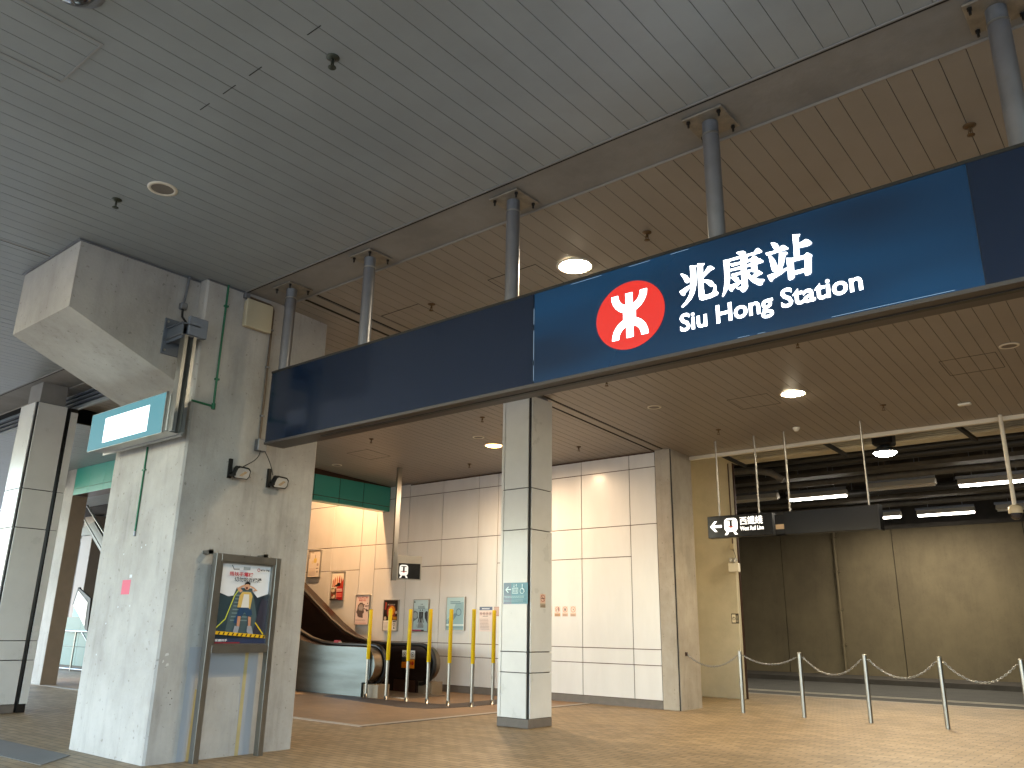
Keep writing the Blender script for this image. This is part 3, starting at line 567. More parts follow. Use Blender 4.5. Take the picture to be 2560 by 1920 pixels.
def flood(y, z_, lab, cy):
    t = thing('flood_light', (-7.4, y, z_), lab, 'flood light', 'flood lights on the column')
    b = MB().box(-7.46, -7.43, y-.12, y-.085, z_-.07, z_+.13, M_dk); b.box(-7.44, -7.34, y-.11, y-.09, z_-.055, z_-.03, M_dk); b.build('bracket', t)
    def P(u, v, w): return (-7.375+w*.82+v*.25, y+u*1.08-.02, z_+v-w*.32)
    b = MB(); R_ = [(-.085, -.055), (-.06, .045), (-.04, .06), (.06, .055), (.085, .03), (.085, -.03), (.065, -.06), (-.07, -.065)]
    b.prism([P(u*.8, v*.8, -.05) for u, v in R_], Vector(P(0, 0, .02))-Vector(P(0, 0, -.05)), M_dk); b.prism([P(u, v, .02) for u, v in R_], Vector(P(0, 0, .045))-Vector(P(0, 0, .02)), M_dk); b.build('housing', t)
    b = MB(); b.prism([P(u*.86, v*.82-.002, .045) for u, v in R_], Vector(P(0, 0, .05))-Vector(P(0, 0, .045)), mat('lamp_glass_dim', '#b9b8b4', .2, .35)); b.prism([P(u, v, .0505) for u, v in ((-.03, -.03), (.0, -.035), (.05, .012), (.02, .02))], Vector(P(0, 0, .052))-Vector(P(0, 0, .0505)), mat('glass_glint', '#e8e6e0', .15, .9)); b.build('glass', t)  # slanted pale glint painted on the front of the glass
    c = MB(); b = [(-7.4, cy, 2.98), (-7.37, cy+(-.02 if y < 4.8 else .06), 2.88), (-7.38, y+(.12 if y < 4.8 else -.12), z_+(.13 if y < 4.8 else .12)), (-7.38, y-.0 if y < 4.8 else y-.10, z_+.055)]
    n = 12; pts = []
    for i in range(n+1):
        s = i/n; pts.append(tuple((1-s)**3*b[0][k]+3*(1-s)**2*s*b[1][k]+3*(1-s)*s*s*b[2][k]+s**3*b[3][k] for k in range(3)))
    c.tube(pts, .0045, M_blk, 6); c.build('cable', t)
flood(4.61, 2.71, 'left black flood light, cable sloping up to the socket', 4.81)
flood(5.08, 2.68, 'right black flood light, nearer the white panelled wall', 4.86)

# ---------------------------------------------------------------- poster stand
t = thing('poster_stand', (-7.3, 4.75, 0), 'tall stainless poster frame with two long legs standing against the column', 'poster stand')
b = MB()
X0, X1 = -7.345, -7.27
M_fs = mat('frame_steel', '#908f8a', .3, .9, var=.08, vscale=8)
for y in (4.375, 5.055): b.box(X0, X1, y, y+.058, .0, 1.87, M_fs, .002); b.build('leg', t); b = MB()
b.box(X0, X1, 4.433, 5.055, 1.80, 1.87, M_fs, .002); b.box(X0, X1, 4.433, 5.055, .95, 1.02, M_fs, .002)
for y in (4.433, 5.030): b.box(X0, X1-.008, y, y+.025, 1.02, 1.80, M_fs)
b.box(X0, X1-.012, 4.45, 5.035, 1.02, 1.035, M_fs); b.box(X0, X1-.012, 4.45, 5.035, 1.785, 1.80, M_fs); b.box(X0, X0+.02, 4.45, 5.035, 1.035, 1.785, M_dk)
for y in (4.33, 4.95): b.box(-7.46, X0, y, y+.05, 1.865, 1.90, M_fs); b.box(-7.352, -7.345, y, y+.045, 1.86, 1.91, M_fs)
b.build('frame', t)
a = Art((X0+.021, 4.45, 1.035), (0, 1, 0), (1, 0, 0), .585, .75)
I = ink
a.rect(0, 0, 1, 1, I('#d8dadd')); a.poly([(0, 0), (1, 0), (1, .64), (.78, .585), (.62, .70), (.45, .70), (.33, .60), (.22, .585), (0, .64)], I('#23303a'))
a.poly([(.1, .12), (.9, .12), (.66, .70), (.36, .70)], I('#46585c'))
for i in range(9): a.rect(.30+.008*i, .28+i*.045, .62, .283+i*.045+.012, I('#6f8284'))
a.poly([(0, .0), (1, 0), (1, .55), (.86, .57), (.74, .1)], I('#33323f')); a.poly([(.0, .1), (.22, .14), (.30, .58), (.06, .6), (0, .62)], I('#2a3d44'))
a.line([(.02, .17), (.20, .30), (.33, .60), (.42, .70)], .016, I('#c8d040')); a.line([(.95, .12), (.78, .26)], .02, I('#d8c020'))
a.poly([(.36, .26), (.46, .24), (.50, .40), (.44, .44)], I('#27476a')); a.poly([(.44, .46), (.66, .46), (.70, .36), (.60, .34), (.55, .40), (.50, .33), (.41, .34)], I('#25415f'))
a.poly([(.40, .45), (.42, .60), (.47, .65), (.63, .65), (.67, .60), (.65, .43), (.61, .45), (.60, .60), (.50, .60), (.475, .45)], I('#c8a85c')); a.poly([(.47, .45), (.50, .62), (.60, .62), (.62, .45)], I('#d5d0c8'))
a.poly([(.42, .64), (.35, .69), (.44, .73), (.50, .745), (.51, .73), (.42, .69), (.47, .66)], I('#c89878')); a.poly([(.64, .66), (.76, .67), (.68, .715), (.59, .735), (.59, .72), (.70, .685), (.62, .65)], I('#c89878'))
a.disc(.545, .72, .055, I('#c89878')); a.poly([(.49, .735), (.50, .77), (.55, .785), (.60, .77), (.60, .73), (.57, .75), (.52, .75)], I('#1c1614')); a.disc(.54, .70, .02, I('#5a1f1c'))
a.poly([(.42, .34), (.48, .34), (.47, .20), (.42, .22)], I('#b98468')); a.poly([(.62, .34), (.68, .33), (.68, .22), (.64, .20)], I('#b98468')); a.poly([(.62, .22), (.70, .22), (.76, .10), (.68, .10), (.62, .15)], I('#8f9299')); a.poly([(.38, .22), (.47, .21), (.45, .13), (.36, .14)], I('#8f9299'))
a.poly([(0, .155), (1, .105), (1, .065), (0, .115)], I('#e0b020'))
for i in range(12): a.poly([(.02+i*.085, .148-i*.0042), (.045+i*.085, .147-i*.0042), (.025+i*.085, .116-i*.0042), (.0+i*.085, .117-i*.0042)], I('#3c2c14'))
a.rect(0, 0, 1, .06, I('#2a3550')); a.rect(0, .0, .5, .018, I('#7c2830')); a.text('緊握扶手', .04, .025, .26, .055, I('#e8e8e8'), .01)
a.text('搭扶手電梯', .17, .845, .62, .90, I('#b02038'), .02); a.text('切勿站近梯邊', .27, .775, .80, .835, I('#26323c'), .015)
a.text('MTR 港鐵', .76, .925, .95, .955, I('#303030'), .02); a.ring(.72, .94, .028, .01, I('#a02828')); a.line([(.2, .98), (.24, .93), (.34, .935)], .014, I('#303840')); a.rect(.42, .93, .55, .97, I('#8c9498'))
a.build('poster', t)
# ---------------------------------------------------------------- ceiling fittings
WARM = (1, .74, .44); WARM2 = (1, .72, .46)
def downlight(x, y, z_, label, e, col, r=.16, m=M_hid, pa=150, ss=.12):
    t = thing('downlight', (x, y, z_), label, 'ceiling light', 'round lamps in the ceiling')
    MB().lathe((x, y, z_), [(r+.025, .0), (r+.025, -.006), (r, -.012), (r-.008, -.006), (r-.012, .004)], M_trim, 40).build('ring', t)
    MB().lathe((x, y, z_), [(r-.012, .002), (r-.03, -.012), (r*.6, -.022), (0.001, -.025)], m, 40).build('bulb', t)
    lamp(t, 'SPOT', (x, y, z_-.05), e, col, spot_size=math.radians(pa), spot_blend=.6, shadow_soft_size=ss)
    return t
downlight(-4.16, 5.98, zin(5.98), 'brightest round ceiling lamp, just above the blue sign', 54, WARM, ss=.4)
downlight(-3.85, 10.77, zin(10.77), 'lit round ceiling lamp below the blue sign, nearer the hanging signs', 52, WARM)
downlight(-9.38, 10.88, zin(10.88), 'orange lit round ceiling lamp left of the white clad column', 78, WARM2, pa=176, m=glow('lamp_orange', '#ffc070', 5))
t = downlight(-14.75, 11.5, 6.05, 'hidden lamp high inside the escalator shaft', 250, (1, .56, .24), pa=160)
for x, y, e in ((.9, 10.8, 60),): downlight(x, y, zin(y), 'round ceiling lamp just beyond the right side of the view', e, WARM)
t = thing('high_bay_lamp', (-3.85, 15.0, 4.3), 'bright bell shaped flood lamp hanging over the edge of the bus road', 'lamp')
MB().box(-4.0, -3.66, 14.85, 15.15, 4.42, 4.66, M_dk, .03).build('ballast', t)
MB().tube([(-3.75, 15, 4.66), (-3.75, 15, 5.5)], .02, M_dk, 8).build('hanger', t)
MB().tube([(-3.62, 15, 4.62), (-3.5, 15, 4.66), (-3.42, 15, 4.74), (-3.4, 15, 5.4)], .012, M_dk, 8).build('cable', t)
MB().lathe((-3.83, 15, 4.3), [(.06, .12), (.15, .08), (.20, .0), (.195, -.005)], M_galv, 32).build('reflector', t)
MB().lathe((-3.83, 15, 4.3), [(.19, 0), (.15, -.04), (.08, -.062), (.001, -.07)], M_hid, 32).build('bulb', t)
lamp(t, 'SPOT', (-3.83, 15, 4.2), 75, (1, .80, .5), spot_size=math.radians(165), spot_blend=.5, shadow_soft_size=.15)
def tube_light(x0, y, lab, lit=True, z_=4.6, L_=1.5):
    t = thing('tube_light', (x0+L_/2, y, z_), lab, 'tube light', 'tube lights over the road')
    b = MB(); b.prism([(x0, y-.13, z_+.02), (x0, y-.05, z_+.14), (x0, y+.05, z_+.14), (x0, y+.13, z_+.02), (x0, y+.11, z_+.01), (x0, y-.11, z_+.01)], (L_, 0, 0), M_trim)
    b.box(x0-.02, x0+L_+.02, y-.15, y-.12, z_+.13, z_+.2, M_galv)
    for x in (x0+.3, x0+L_-.3): b.tube([(x, y, z_+.14), (x, y, 5.5)], .01, M_galv, 6)
    b.build('housing', t)
    MB().tube([(x0+.02, y, z_-.01), (x0+L_-.02, y, z_-.01)], .035, M_tube if lit else M_trim, 10).build('tube', t)
    if lit: lamp(t, 'AREA', (x0+L_/2, y, z_-.06), 13, (1, .93, .78), shape='RECTANGLE', size=L_, size_y=.1)
tube_light(-7.9, 21.1, 'lit tube light above the dark hanging sign'); tube_light(-3.88, 21.15, 'lit tube light at the right edge of the view')
tube_light(-5.93, 25.9, 'lit tube light farther back, right of the dark hanging sign'); tube_light(-7.85, 25.8, 'lit tube light peeping out beside the dark hanging sign')
tube_light(-12.3, 21.1, 'unseen tube light added behind the cream pillar to brighten the retaining wall'); tube_light(-5.74, 20.6, 'unlit tube light between two lit ones over the road', False); tube_light(-9.5, 20.65, 'unlit tube light beside the cream pillar', False)  # the one behind the pillar is added, unseen, to light the retaining wall
tube_light(-3.9, 25.9, 'unlit tube light behind the camera dome pole', False)
def speaker(x, y, z_, label, r=.105):
    t = thing('ceiling_speaker', (x, y, z_), label, 'speaker', 'round ceiling speakers')
    MB().lathe((x, y, z_), [(r, 0), (r, -.008), (r*.78, -.012), (r*.75, -.004)], M_trim, 36).build('ring', t)
    b = MB().lathe((x, y, z_), [(r*.76, -.005), (.001, -.005)], M_dimpl, 36); b.build('grille', t)
speaker(-6.1, 2.77, 4.68, 'round speaker in the grey outer ceiling', .118)
speaker(-5.78, 10.34, zin(10.34), 'round speaker in the beige ceiling, right of the clad column top'); speaker(-1.18, 10.37, zin(10.37), 'round speaker in the beige ceiling at the right')
speaker(-9.24, 10.3, zin(10.3), 'round speaker beside the orange ceiling lamp'); speaker(-13.29, 10.47, zin(10.47), 'round speaker in the ceiling near the green bulkhead')
t = thing('ceiling_dome', (-4.37, 1.33, 4.68), 'large round dome fitting cut off by the top edge of the photo', 'dome fitting')
MB().lathe((-4.37, 1.30, 4.68), [(.17, 0), (.17, -.01), (.13, -.025), (.12, -.012)], M_galv, 40).build('ring', t)
MB().lathe((-4.37, 1.30, 4.68), [(.125, -.012), (.10, -.06), (.06, -.085), (.001, -.095)], mat('smoked_dome', '#2c2a30', .12, coat=.4), 40).build('dome', t)
M_spr = mat('sprinkler_brass', '#3f4238', .45, .7); M_sprb = mat('sprinkler_brown', '#5a4326', .5, .4)
sp0 = None
def sprinkler(x, y, z_, label, m=M_sprb):
    global sp0
    t = thing('sprinkler', (x, y, z_), label, 'sprinkler', 'sprinkler heads in the ceiling')
    b = MB().lathe((x, y, z_), [(.042, 0), (.042, -.006), (.02, -.014), (.012, -.02)], m, 20).build('escutcheon', t)
    b = MB().tube([(x, y, z_-.01), (x, y, z_-.05)], .008, m, 8); b.box(x-.014, x-.01, y-.003, y+.003, z_-.075, z_-.03, m); b.box(x+.01, x+.014, y-.003, y+.003, z_-.075, z_-.03, m)
    b.lathe((x, y, z_-.075), [(.001, 0), (.026, 0), (.026, -.004), (.001, -.005)], m, 14); b.build('head', t)
    return t
sprinkler(-6.59, 2.62, 4.68, 'sprinkler head left of the speaker in the grey ceiling', M_spr); sprinkler(-3.68, 2.61, 4.68, 'sprinkler head in the grey outer ceiling, upper middle of the photo', M_spr)
for x, y, lab in ((-5.99, 5.84, 'above the dark left end of the blue sign'), (-3.26, 5.81, 'right of the brightest ceiling lamp'), (-.67, 5.79, 'left of the rightmost sign pole'), (-3.11, 8.99, 'just under the lower edge of the lit sign panel'),
                  (-5.74, 8.98, 'under the sign, just right of the clad column'), (-11.04, 9.42, 'under the dark left end of the sign'), (-8.38, 9.42, 'under the sign, just left of the clad column'), (-8.09, 11.7, 'in the ceiling right of the clad column, over the white wall'),
                  (-5.51, 11.91, 'above the lit arrow sign'), (-2.99, 11.9, 'above and right of the hanging flood lamp'), (-10.75, 11.74, 'close to the white wall top, left of the orange lamp')):
    sprinkler(x, y, zin(y), 'brown sprinkler head ' + lab)
t = MB().lathe((-4.43, 12.4, zin(12.4)), [(.055, 0), (.055, -.02), (.045, -.03), (.03, -.055), (.001, -.06)], M_whitep, 24).build('smoke_detector'); tag(t, 'white round smoke detector beside a hanging sign rod', 'smoke detector')
t = MB().box(-2.13, -1.97, 12.33, 12.41, zin(12.4)-.03, zin(12.4), M_whitep, .006).build('ceiling_box'); tag(t, 'small white flat box on the beige ceiling near the white edge', 'ceiling box')
# ---------------------------------------------------------------- hanging signs
def train_icon(a, cx, cz, w, h, mw, md, mr):
    """white train front with split windscreen, red tail lamp and rails"""
    def rr(x, z_, w_, h_, r, m):
        pts = []
        for sx, sz, a0 in ((1, 1, 0), (-1, 1, 90), (-1, -1, 180), (1, -1, 270)):
            for k in range(5):
                q = math.radians(a0+k*22.5); pts.append((x+sx*(w_/2-r)+r*math.cos(q), z_+sz*(h_/2-r)+r*math.sin(q)))
        a.poly(pts, m)
    bz = cz+h*.08
    rr(cx, bz, w, h*.80, w*.28, mw)
    a.poly([(cx-w*.30, bz+h*.30), (cx+w*.30, bz+h*.30), (cx+w*.30, bz+h*.24), (cx-w*.30, bz+h*.24)], md)
    a.poly([(cx-w*.10, bz+h*.28), (cx+w*.10, bz+h*.28), (cx+w*.10, bz-h*.08), (cx-w*.10, bz-h*.08)], md)
    a.poly([(cx-w*.36, bz-h*.07), (cx+w*.36, bz-h*.07), (cx+w*.36, bz-h*.12), (cx-w*.36, bz-h*.12)], md)
    a.poly([(cx-w*.16, bz-h*.09), (cx+w*.16, bz-h*.09), (cx+w*.08, bz-h*.18), (cx-w*.08, bz-h*.18)], mr)
    for s in (-1, 1): a.poly([(cx+s*w*.16, bz-h*.40), (cx+s*w*.34, bz-h*.40), (cx+s*w*.50, bz-h*.58), (cx+s*w*.28, bz-h*.58)], mw)
def arrow_left(a, x0, x1, z_, h, m):
    t_ = h*.24
    a.poly([(x0+t_*.6, z_+t_/2), (x0+t_*.6, z_-t_/2), (x1, z_-t_/2), (x1, z_+t_/2)], m)
    a.poly([(x0, z_), (x0+h*.48, z_+h*.5), (x0+h*.48+t_*1.1, z_+h*.5), (x0+t_*1.2, z_)], m)
    a.poly([(x0, z_), (x0+t_*1.2, z_), (x0+h*.48+t_*1.1, z_-h*.5), (x0+h*.48, z_-h*.5)], m)
t = thing('direction_sign', (-5.5, 12.45, 2.7), 'lit hanging sign with white arrow, train symbol and line name', 'sign')
MB().box(-6.05, -4.95, 12.45, 12.60, 2.69, 3.045, M_black, .008).build('housing', t)
a = Art((-6.05, 12.449, 2.69), (1, 0, 0), (0, -1, 0), 1, 1)
arrow_left(a, .045, .25, .185, .17, M_wwarm); train_icon(a, .41, .175, .225, .27, M_wwarm, M_black, M_red)
a.build('arrow_and_train_symbol', t)
a = Art((-6.05, 12.4485, 2.69), (1, 0, 0), (0, -1, 0), 1, 1)
a.text('西鐵綫', .565, .185, .945, .315, M_wwarm, .0); a.text('West Rail Line', .565, .095, .955, .16, M_wwarm, .012); a.build('lettering', t)
for x in (-5.86, -5.18): MB().tube([(x, 12.52, 3.04), (x, 12.52, zin(12.52)+.02)], .014, M_alu, 10).build('hanging_rod', t)
t = thing('blank_sign', (-4.1, 12.45, 2.7), 'long unlit black hanging sign beside the lit direction sign', 'sign')
MB().box(-4.76, -3.38, 12.43, 12.60, 2.68, 3.03, M_black, .006).build('housing', t); MB().box(-3.38, -3.35, 12.42, 12.61, 2.67, 3.035, M_black).build('end_cap', t)
a = Art((-4.93, 12.50, 2.70), (1, 0, 0), (0, -1, 0), .16, .3); a.rect(0, 0, 1, 1, M_black); a.rect(.05, .25, .9, .5, mat('sign_end_tan', '#8d7a60', .5)); a.build('cable_tail_plate', t)
for x in (-4.68, -3.5): MB().tube([(x, 12.52, 3.02), (x, 12.52, zin(12.52)+.02)], .014, M_alu, 10).build('hanging_rod', t)
t = thing('camera_dome', (-1.78, 13.2, 2.75), 'beige camera dome on a white pole hanging from the ceiling edge', 'security camera')
MB().tube([(-1.76, 13.2, 2.98), (-1.76, 13.2, 4.3)], .028, M_trim, 14).build('pole', t)
MB().lathe((-1.76, 13.2, 2.90), [(.001, .09), (.05, .085), (.085, .06), (.09, .0), (.088, -.03)], M_beigep, 28).build('hood', t)
MB().lathe((-1.76, 13.2, 2.87), [(.08, 0), (.072, -.05), (.04, -.08), (.001, -.09)], mat('smoked_dome', '#2c2a30', .12, coat=.4), 28).build('dome', t)
# tram/train sign on the pole by the escalator
px, py, ux, uy = -12.30, 11.33, .428, .904
t = thing('platform_sign', (px, py, 2.1), 'small black sign with white train symbol on a shiny ceiling pole', 'sign')
b = MB(); n_ = (uy, -ux)
def Q(u, w, z_): return (px+ux*u+n_[0]*w, py+uy*u+n_[1]*w, z_)
def bx(b, u0, u1, w0, w1, z0, z1, m): b.prism([Q(u0, w0, z0), Q(u1, w0, z0), Q(u1, w1, z0), Q(u0, w1, z0)], (0, 0, z1-z0), m)
bx(b, .03, .54, -.07, .05, 2.13, 2.60, M_alu); b.build('housing', t)
MB().prism([Q(-.06, -.05, 2.11), Q(.03, -.05, 2.11), Q(.03, .04, 2.11), Q(-.06, .04, 2.11)], (0, 0, zin(py)-2.10), M_ss).build('pole', t)
a = Art(Q(.06, .0505, 2.15), (ux, uy, 0), (n_[0], n_[1], 0), 1, 1); a.rect(0, 0, .455, .30, M_black); train_icon(a, .11, .145, .18, .26, glow('lit_white_dim', '#fff6e4', .14), M_black, mat('lamp_red_print', '#a03030', .4)); a.build('face', t)
# ---------------------------------------------------------------- yellow posts
YP = [(-11.82, 10.36), (-11.24, 10.31), (-10.80, 10.38), (-10.32, 10.40), (-9.86, 10.43), (-9.44, 10.54), (-9.50, 11.13)]
YL = ['in front of the near escalator handrail end', 'second from the near escalator', 'left of the pair before the far handrail end', 'right of the pair before the far handrail end', 'standing before the rightmost framed poster', 'nearest the white clad column but one', 'closest to the clad column, set back from the others']
def ypost(x, y, lab):
    t = thing('yellow_post', (x, y, 0), 'steel post with yellow upper sleeve, ' + lab, 'post', 'yellow sleeved posts before the escalator')
    MB().tube([(x, y, 0), (x, y, .68)], .026, M_ss, 16).build('steel_tube', t)
    b = MB().lathe((x, y, 0), [(.075, 0), (.075, .006), (.034, .008), (.034, .07), (.027, .072)], M_ss, 20); b.build('base_collar', t)
    MB().lathe((x, y, 0), [(.03, .66), (.034, .665), (.034, 1.52), (.03, 1.53), (.001, 1.53)], M_yel, 20).build('yellow_sleeve', t)
    return t
p0 = ypost(*YP[0], YL[0])
for (x, y), l in zip(YP[1:], YL[1:]): dup(p0, (x, y, 0), 'steel post with yellow upper sleeve, ' + l)
# ---------------------------------------------------------------- bollards and chains
BX = [-5.92, -4.94, -3.97, -2.96, -1.97, -.97]
BL = ['nearest the concrete pier', 'second from the concrete pier', 'third from the concrete pier', 'fourth from the concrete pier', 'at the right edge of the view', 'just outside the right edge of the view']
t = thing('bollard', (BX[0], 13.1, 0), 'thin stainless bollard ' + BL[0] + ', chains hooked near its top', 'bollard', 'stainless bollards joined by chains')
MB().tube([(BX[0], 13.1, 0), (BX[0], 13.1, .93)], .031, M_ss, 20).build('tube', t)
MB().lathe((BX[0], 13.1, .93), [(.031, 0), (.033, .004), (.028, .015), (.001, .02)], M_alu, 20).build('cap', t)
b = MB().tube([(BX[0]-.055, 13.1, .87), (BX[0]+.055, 13.1, .87)], .006, M_ss, 8); b.build('chain_hook', t)
for x, l in zip(BX[1:], BL[1:]): dup(t, (x, 13.1, 0), 'thin stainless bollard ' + l + ', chains hooked near its top')
def chain(p, q, sag, lab):
    b = MB(); n = 34; pts = []
    for i in range(n+1):
        s = i/n; pts.append(Vector((p[0]+(q[0]-p[0])*s, p[1]+(q[1]-p[1])*s, p[2]+(q[2]-p[2])*s-4*sag*s*(1-s))))
    for i in range(n):
        A, B = pts[i], pts[i+1]; d = (B-A).normalized(); c = (A+B)/2; h = (B-A).length*.68
        side = Vector((0, 1, 0)) if i % 2 else d.cross(Vector((0, 1, 0))).normalized()
        ring = []
        for k in range(10):
            th = 2*math.pi*k/10; ring.append(c+d*h*math.cos(th)+side*.0115*math.sin(th))
        ring.append(ring[0]); b.tube(ring, .0048, M_ss, 5, False)
    tag(b.build('chain'), lab, 'chain', 'chains slung between the bollards')
chain((-6.74, 12.84, .87), (-5.975, 13.1, .86), .18, 'chain from the concrete pier to the first bollard')
for i, (s_, l) in enumerate(((.12, 'chain between the first and second bollards from the pier, the shallowest'), (.235, 'chain between the second and third bollards from the pier'), (.235, 'chain between the third and fourth bollards from the pier'), (.25, 'chain between the fourth bollard and the one at the right edge'), (.25, 'chain running out of the view at the right edge'))):
    chain((BX[i]+.055, 13.1, .87), (BX[i+1]-.055, 13.1, .87), s_, l)
t = MB().box(-6.75, -6.73, 12.81, 12.87, .84, .90, M_brz, .003).build('wall_hook'); tag(t, 'small dark hook plate holding the chain on the pier', 'hook')
# ---------------------------------------------------------------- escalator
def esc_profile(x_end, zt, zb, x_far=-19.6, r=None):
    """outline in x,z from the far upper end down to the rounded lower end"""
    r = (zt-zb)/2; cx = x_end-r; cz = (zt+zb)/2
    dz = zt-.86
    top = [(x_far, 1.94+dz+(-15.78-x_far)*.577), (-15.78, 1.94+dz), (-14.7, 1.30+dz), (-14.25, 1.08+dz), (-13.88, .955+dz), (-13.5, .885+dz), (-13.1, .862+dz), (-12.6, .86+dz)]
    a = [(cx+r*math.cos(q), cz+r*math.sin(q)) for q in [math.radians(90-15*k) for k in range(13)]]
    return top, a, cx, cz, r
def balustrade(t, y0, y1, m_in, ys, name, xe, zt=.86, zb=.25):
    top, a, cx, cz, r = esc_profile(xe, zt, zb)
    low = [(cx-.02, zb), (cx-.02, .01), (-19.6, .01)]
    pts = [(x, y0, z_) for x, z_ in top+a+low]
    # split into convex-ish strips for clean shading
    b = MB(); V = top+a; n = len(V)
    base = []
    for x, z_ in V: base.append((x, .01 if x < cx-.02 else zb))
    F = []; P = []
    for yy in (y0, y1):
        for i, (x, z_) in enumerate(top): P.append((x, yy, z_))
        for i, (x, z_) in enumerate(top): P.append((x, yy, .01))
    k = len(top)
    for i in range(k-1):
        F.append([i, k+i, k+i+1, i+1]); F.append([2*k+i, 2*k+i+1, 3*k+i+1, 3*k+i])
    b.add(P, F, m_in)
    P = []; F = []
    for yy in (y0, y1):
        P += [(-12.6, yy, zt)] + [(x, yy, z_) for x, z_ in a] + [(cx-.02, yy, zb), (cx-.02, yy, .01), (-12.6, yy, .01)]
    m_ = len(P)//2; b.add(P, [list(range(m_-1, -1, -1)), list(range(m_, 2*m_))], m_in)
    b.build(name, t)
    # rim band following the outline
    b = MB(); out = top+a+[(cx-.02, zb)]
    P = []; 
    for x, z_ in out: P += [(x, y0, z_), (x, y1, z_)]
    Fa = [[2*i+1, 2*i, 2*i+2, 2*i+3] for i in range(len(out)-1)]; nt = len(top)
    b.add(P, Fa[:nt-1], MATS['balustrade_brown'], True); b.add(P, Fa[nt-1:], M_brzg if m_in is M_ssb else m_in, True); b.add([(cx-.02, y0, zb), (cx-.02, y1, zb), (cx-.02, y1, .0), (cx-.02, y0, 0)], [[0, 1, 2, 3]], m_in)
    b.build('rim_band', t)
def handrail(t, yc, w, xe, zt, zb):
    top, a, cx, cz, r = esc_profile(xe, zt, zb)
    C = top+a; b = MB(); P = []
    for i, (x, z_) in enumerate(C):
        x2, z2 = C[min(i+1, len(C)-1)]; x1, z1 = C[max(i-1, 0)]; dx, dz = x2-x1, z2-z1; L_ = math.hypot(dx, dz); nx, nz = -dz/L_, dx/L_
        if nz < 0 and i < len(top): nx, nz = -nx, -nz
        if i >= len(top): nx, nz = (x-cx)/r, (z_-cz)/r
        for u, h in ((-.5, -.03), (-.5, .018), (-.38, .032), (.38, .032), (.5, .018), (.5, -.03)):
            P.append((x+nx*h, yc+w*u, z_+nz*h))
    b.add(P, [[6*i+k, 6*i+(k+1) % 6, 6*i+6+(k+1) % 6, 6*i+6+k] for i in range(len(C)-1) for k in range(6)], M_blk, True)
    b.add(P[-6:], [[0, 1, 2, 3, 4, 5]], M_blk)
    b.build('handrail', t)
t = thing('escalator', (-15, 11.2, 0), 'steel clad escalator rising to the left beside the white wall', 'escalator')
mat('balustrade_brown', '#3a2c26', .25, .7)
balustrade(t, 10.40, 10.60, M_ssb, None, 'near_cladding', -11.68)
balustrade(t, 10.60, 10.72, mat('balustrade_brown', '#3a2c26', .25, .7), None, 'near_balustrade', -11.72, .855, .255)
handrail(t, 10.655, .085, -11.66, .89, .20)
balustrade(t, 11.75, 11.88, MATS['balustrade_brown'], None, 'far_balustrade', -11.62, .87, .23)
handrail(t, 11.81, .085, -11.56, .90, .18)
balustrade(t, 11.88, 12.12, M_ssb, None, 'far_cladding', -11.70, .87, .23)
MB().box(-12.0, -11.60, 10.44, 10.72, 0, .23, mat('newel_base_cover', '#7a6b56', .5), .004).build('newel_base', t); MB().box(-12.0, -11.60, 11.80, 12.10, 0, .23, MATS['newel_base_cover'], .004).build('newel_base', t)
MB().box(-12.9, -11.2, 10.72, 11.75, .003, .02, mat('landing_plate_steel', '#8a7f72', .4, .8)).build('landing_plate', t)
b = MB(); M_step = mat('escalator_step', '#3b3835', .45, .7)
b.box(-13.9, -12.9, 10.72, 11.75, .0, .03, M_step)
for i in range(14): b.box(-14.25-i*.4, -13.85-i*.4, 10.72, 11.75, max(0, -.1+i*.23), .12+i*.231, M_step)
b.build('steps', t)
MB().box(-12.6, -12.0, 11.742, 11.75, .02, .24, M_brz).build('skirt', t)
a = Art((-12.40, 11.7495, .46), (1, 0, 0), (0, -1, 0), .36, .33)
a.rect(0, .52, 1, 1, I('#dcd6cc'))
for u in (.18, .5, .82): a.ring(u, .77, .13, .03, I('#303030')); a.disc(u, .77, .05, I('#6c6660'))
a.rect(0, 0, 1, .50, I('#e08a18')); a.rect(0, .34, .32, .62, I('#24282c')); a.disc(.62, .28, .1, I('#a02018')); a.disc(.85, .28, .1, I('#a02018')); a.rect(.04, .02, .3, .3, I('#c06a14'))
a.build('safety_sticker', t)
b = MB(); b.box(-13.15, -13.02, 10.62, 10.70, .89, .965, mat('red_plastic', '#9a2030', .4), .01); b.box(-13.01, -12.99, 10.63, 10.69, .89, .935, M_whitep); b.build('stop_button', t)
# ---------------------------------------------------------------- posters on the wall
def wall_poster(x0, x1, z0, z1, lab, draw, grp='framed posters stepping down the white wall'):
    t = thing('wall_poster', ((x0+x1)/2, 12.58, z0), lab, 'poster', grp)
    b = MB(); f = .014
    for c in ((x0, x1, z0, z0+f), (x0, x1, z1-f, z1), (x0, x0+f, z0+f, z1-f), (x1-f, x1, z0+f, z1-f)): b.box(c[0], c[1], 12.555, 12.60, c[2], c[3], M_alu)
    b.build('frame', t)
    a = Art((x0+f, 12.566, z0+f), (1, 0, 0), (0, -1, 0), x1-x0-2*f, z1-z0-2*f, step=.0004); draw(a); b = a; b.build('print', t)
R_ = random.Random(3)
def rows(a, u0, u1, v0, v1, n, m, gap=.45):
    h = (v1-v0)/n
    for i in range(n):
        u = u0; 
        while u < u1-.02:
            w_ = R_.uniform(.03, .09); a.rect(u, v0+i*h, min(u+w_, u1), v0+i*h+h*gap, m); u += w_+.012
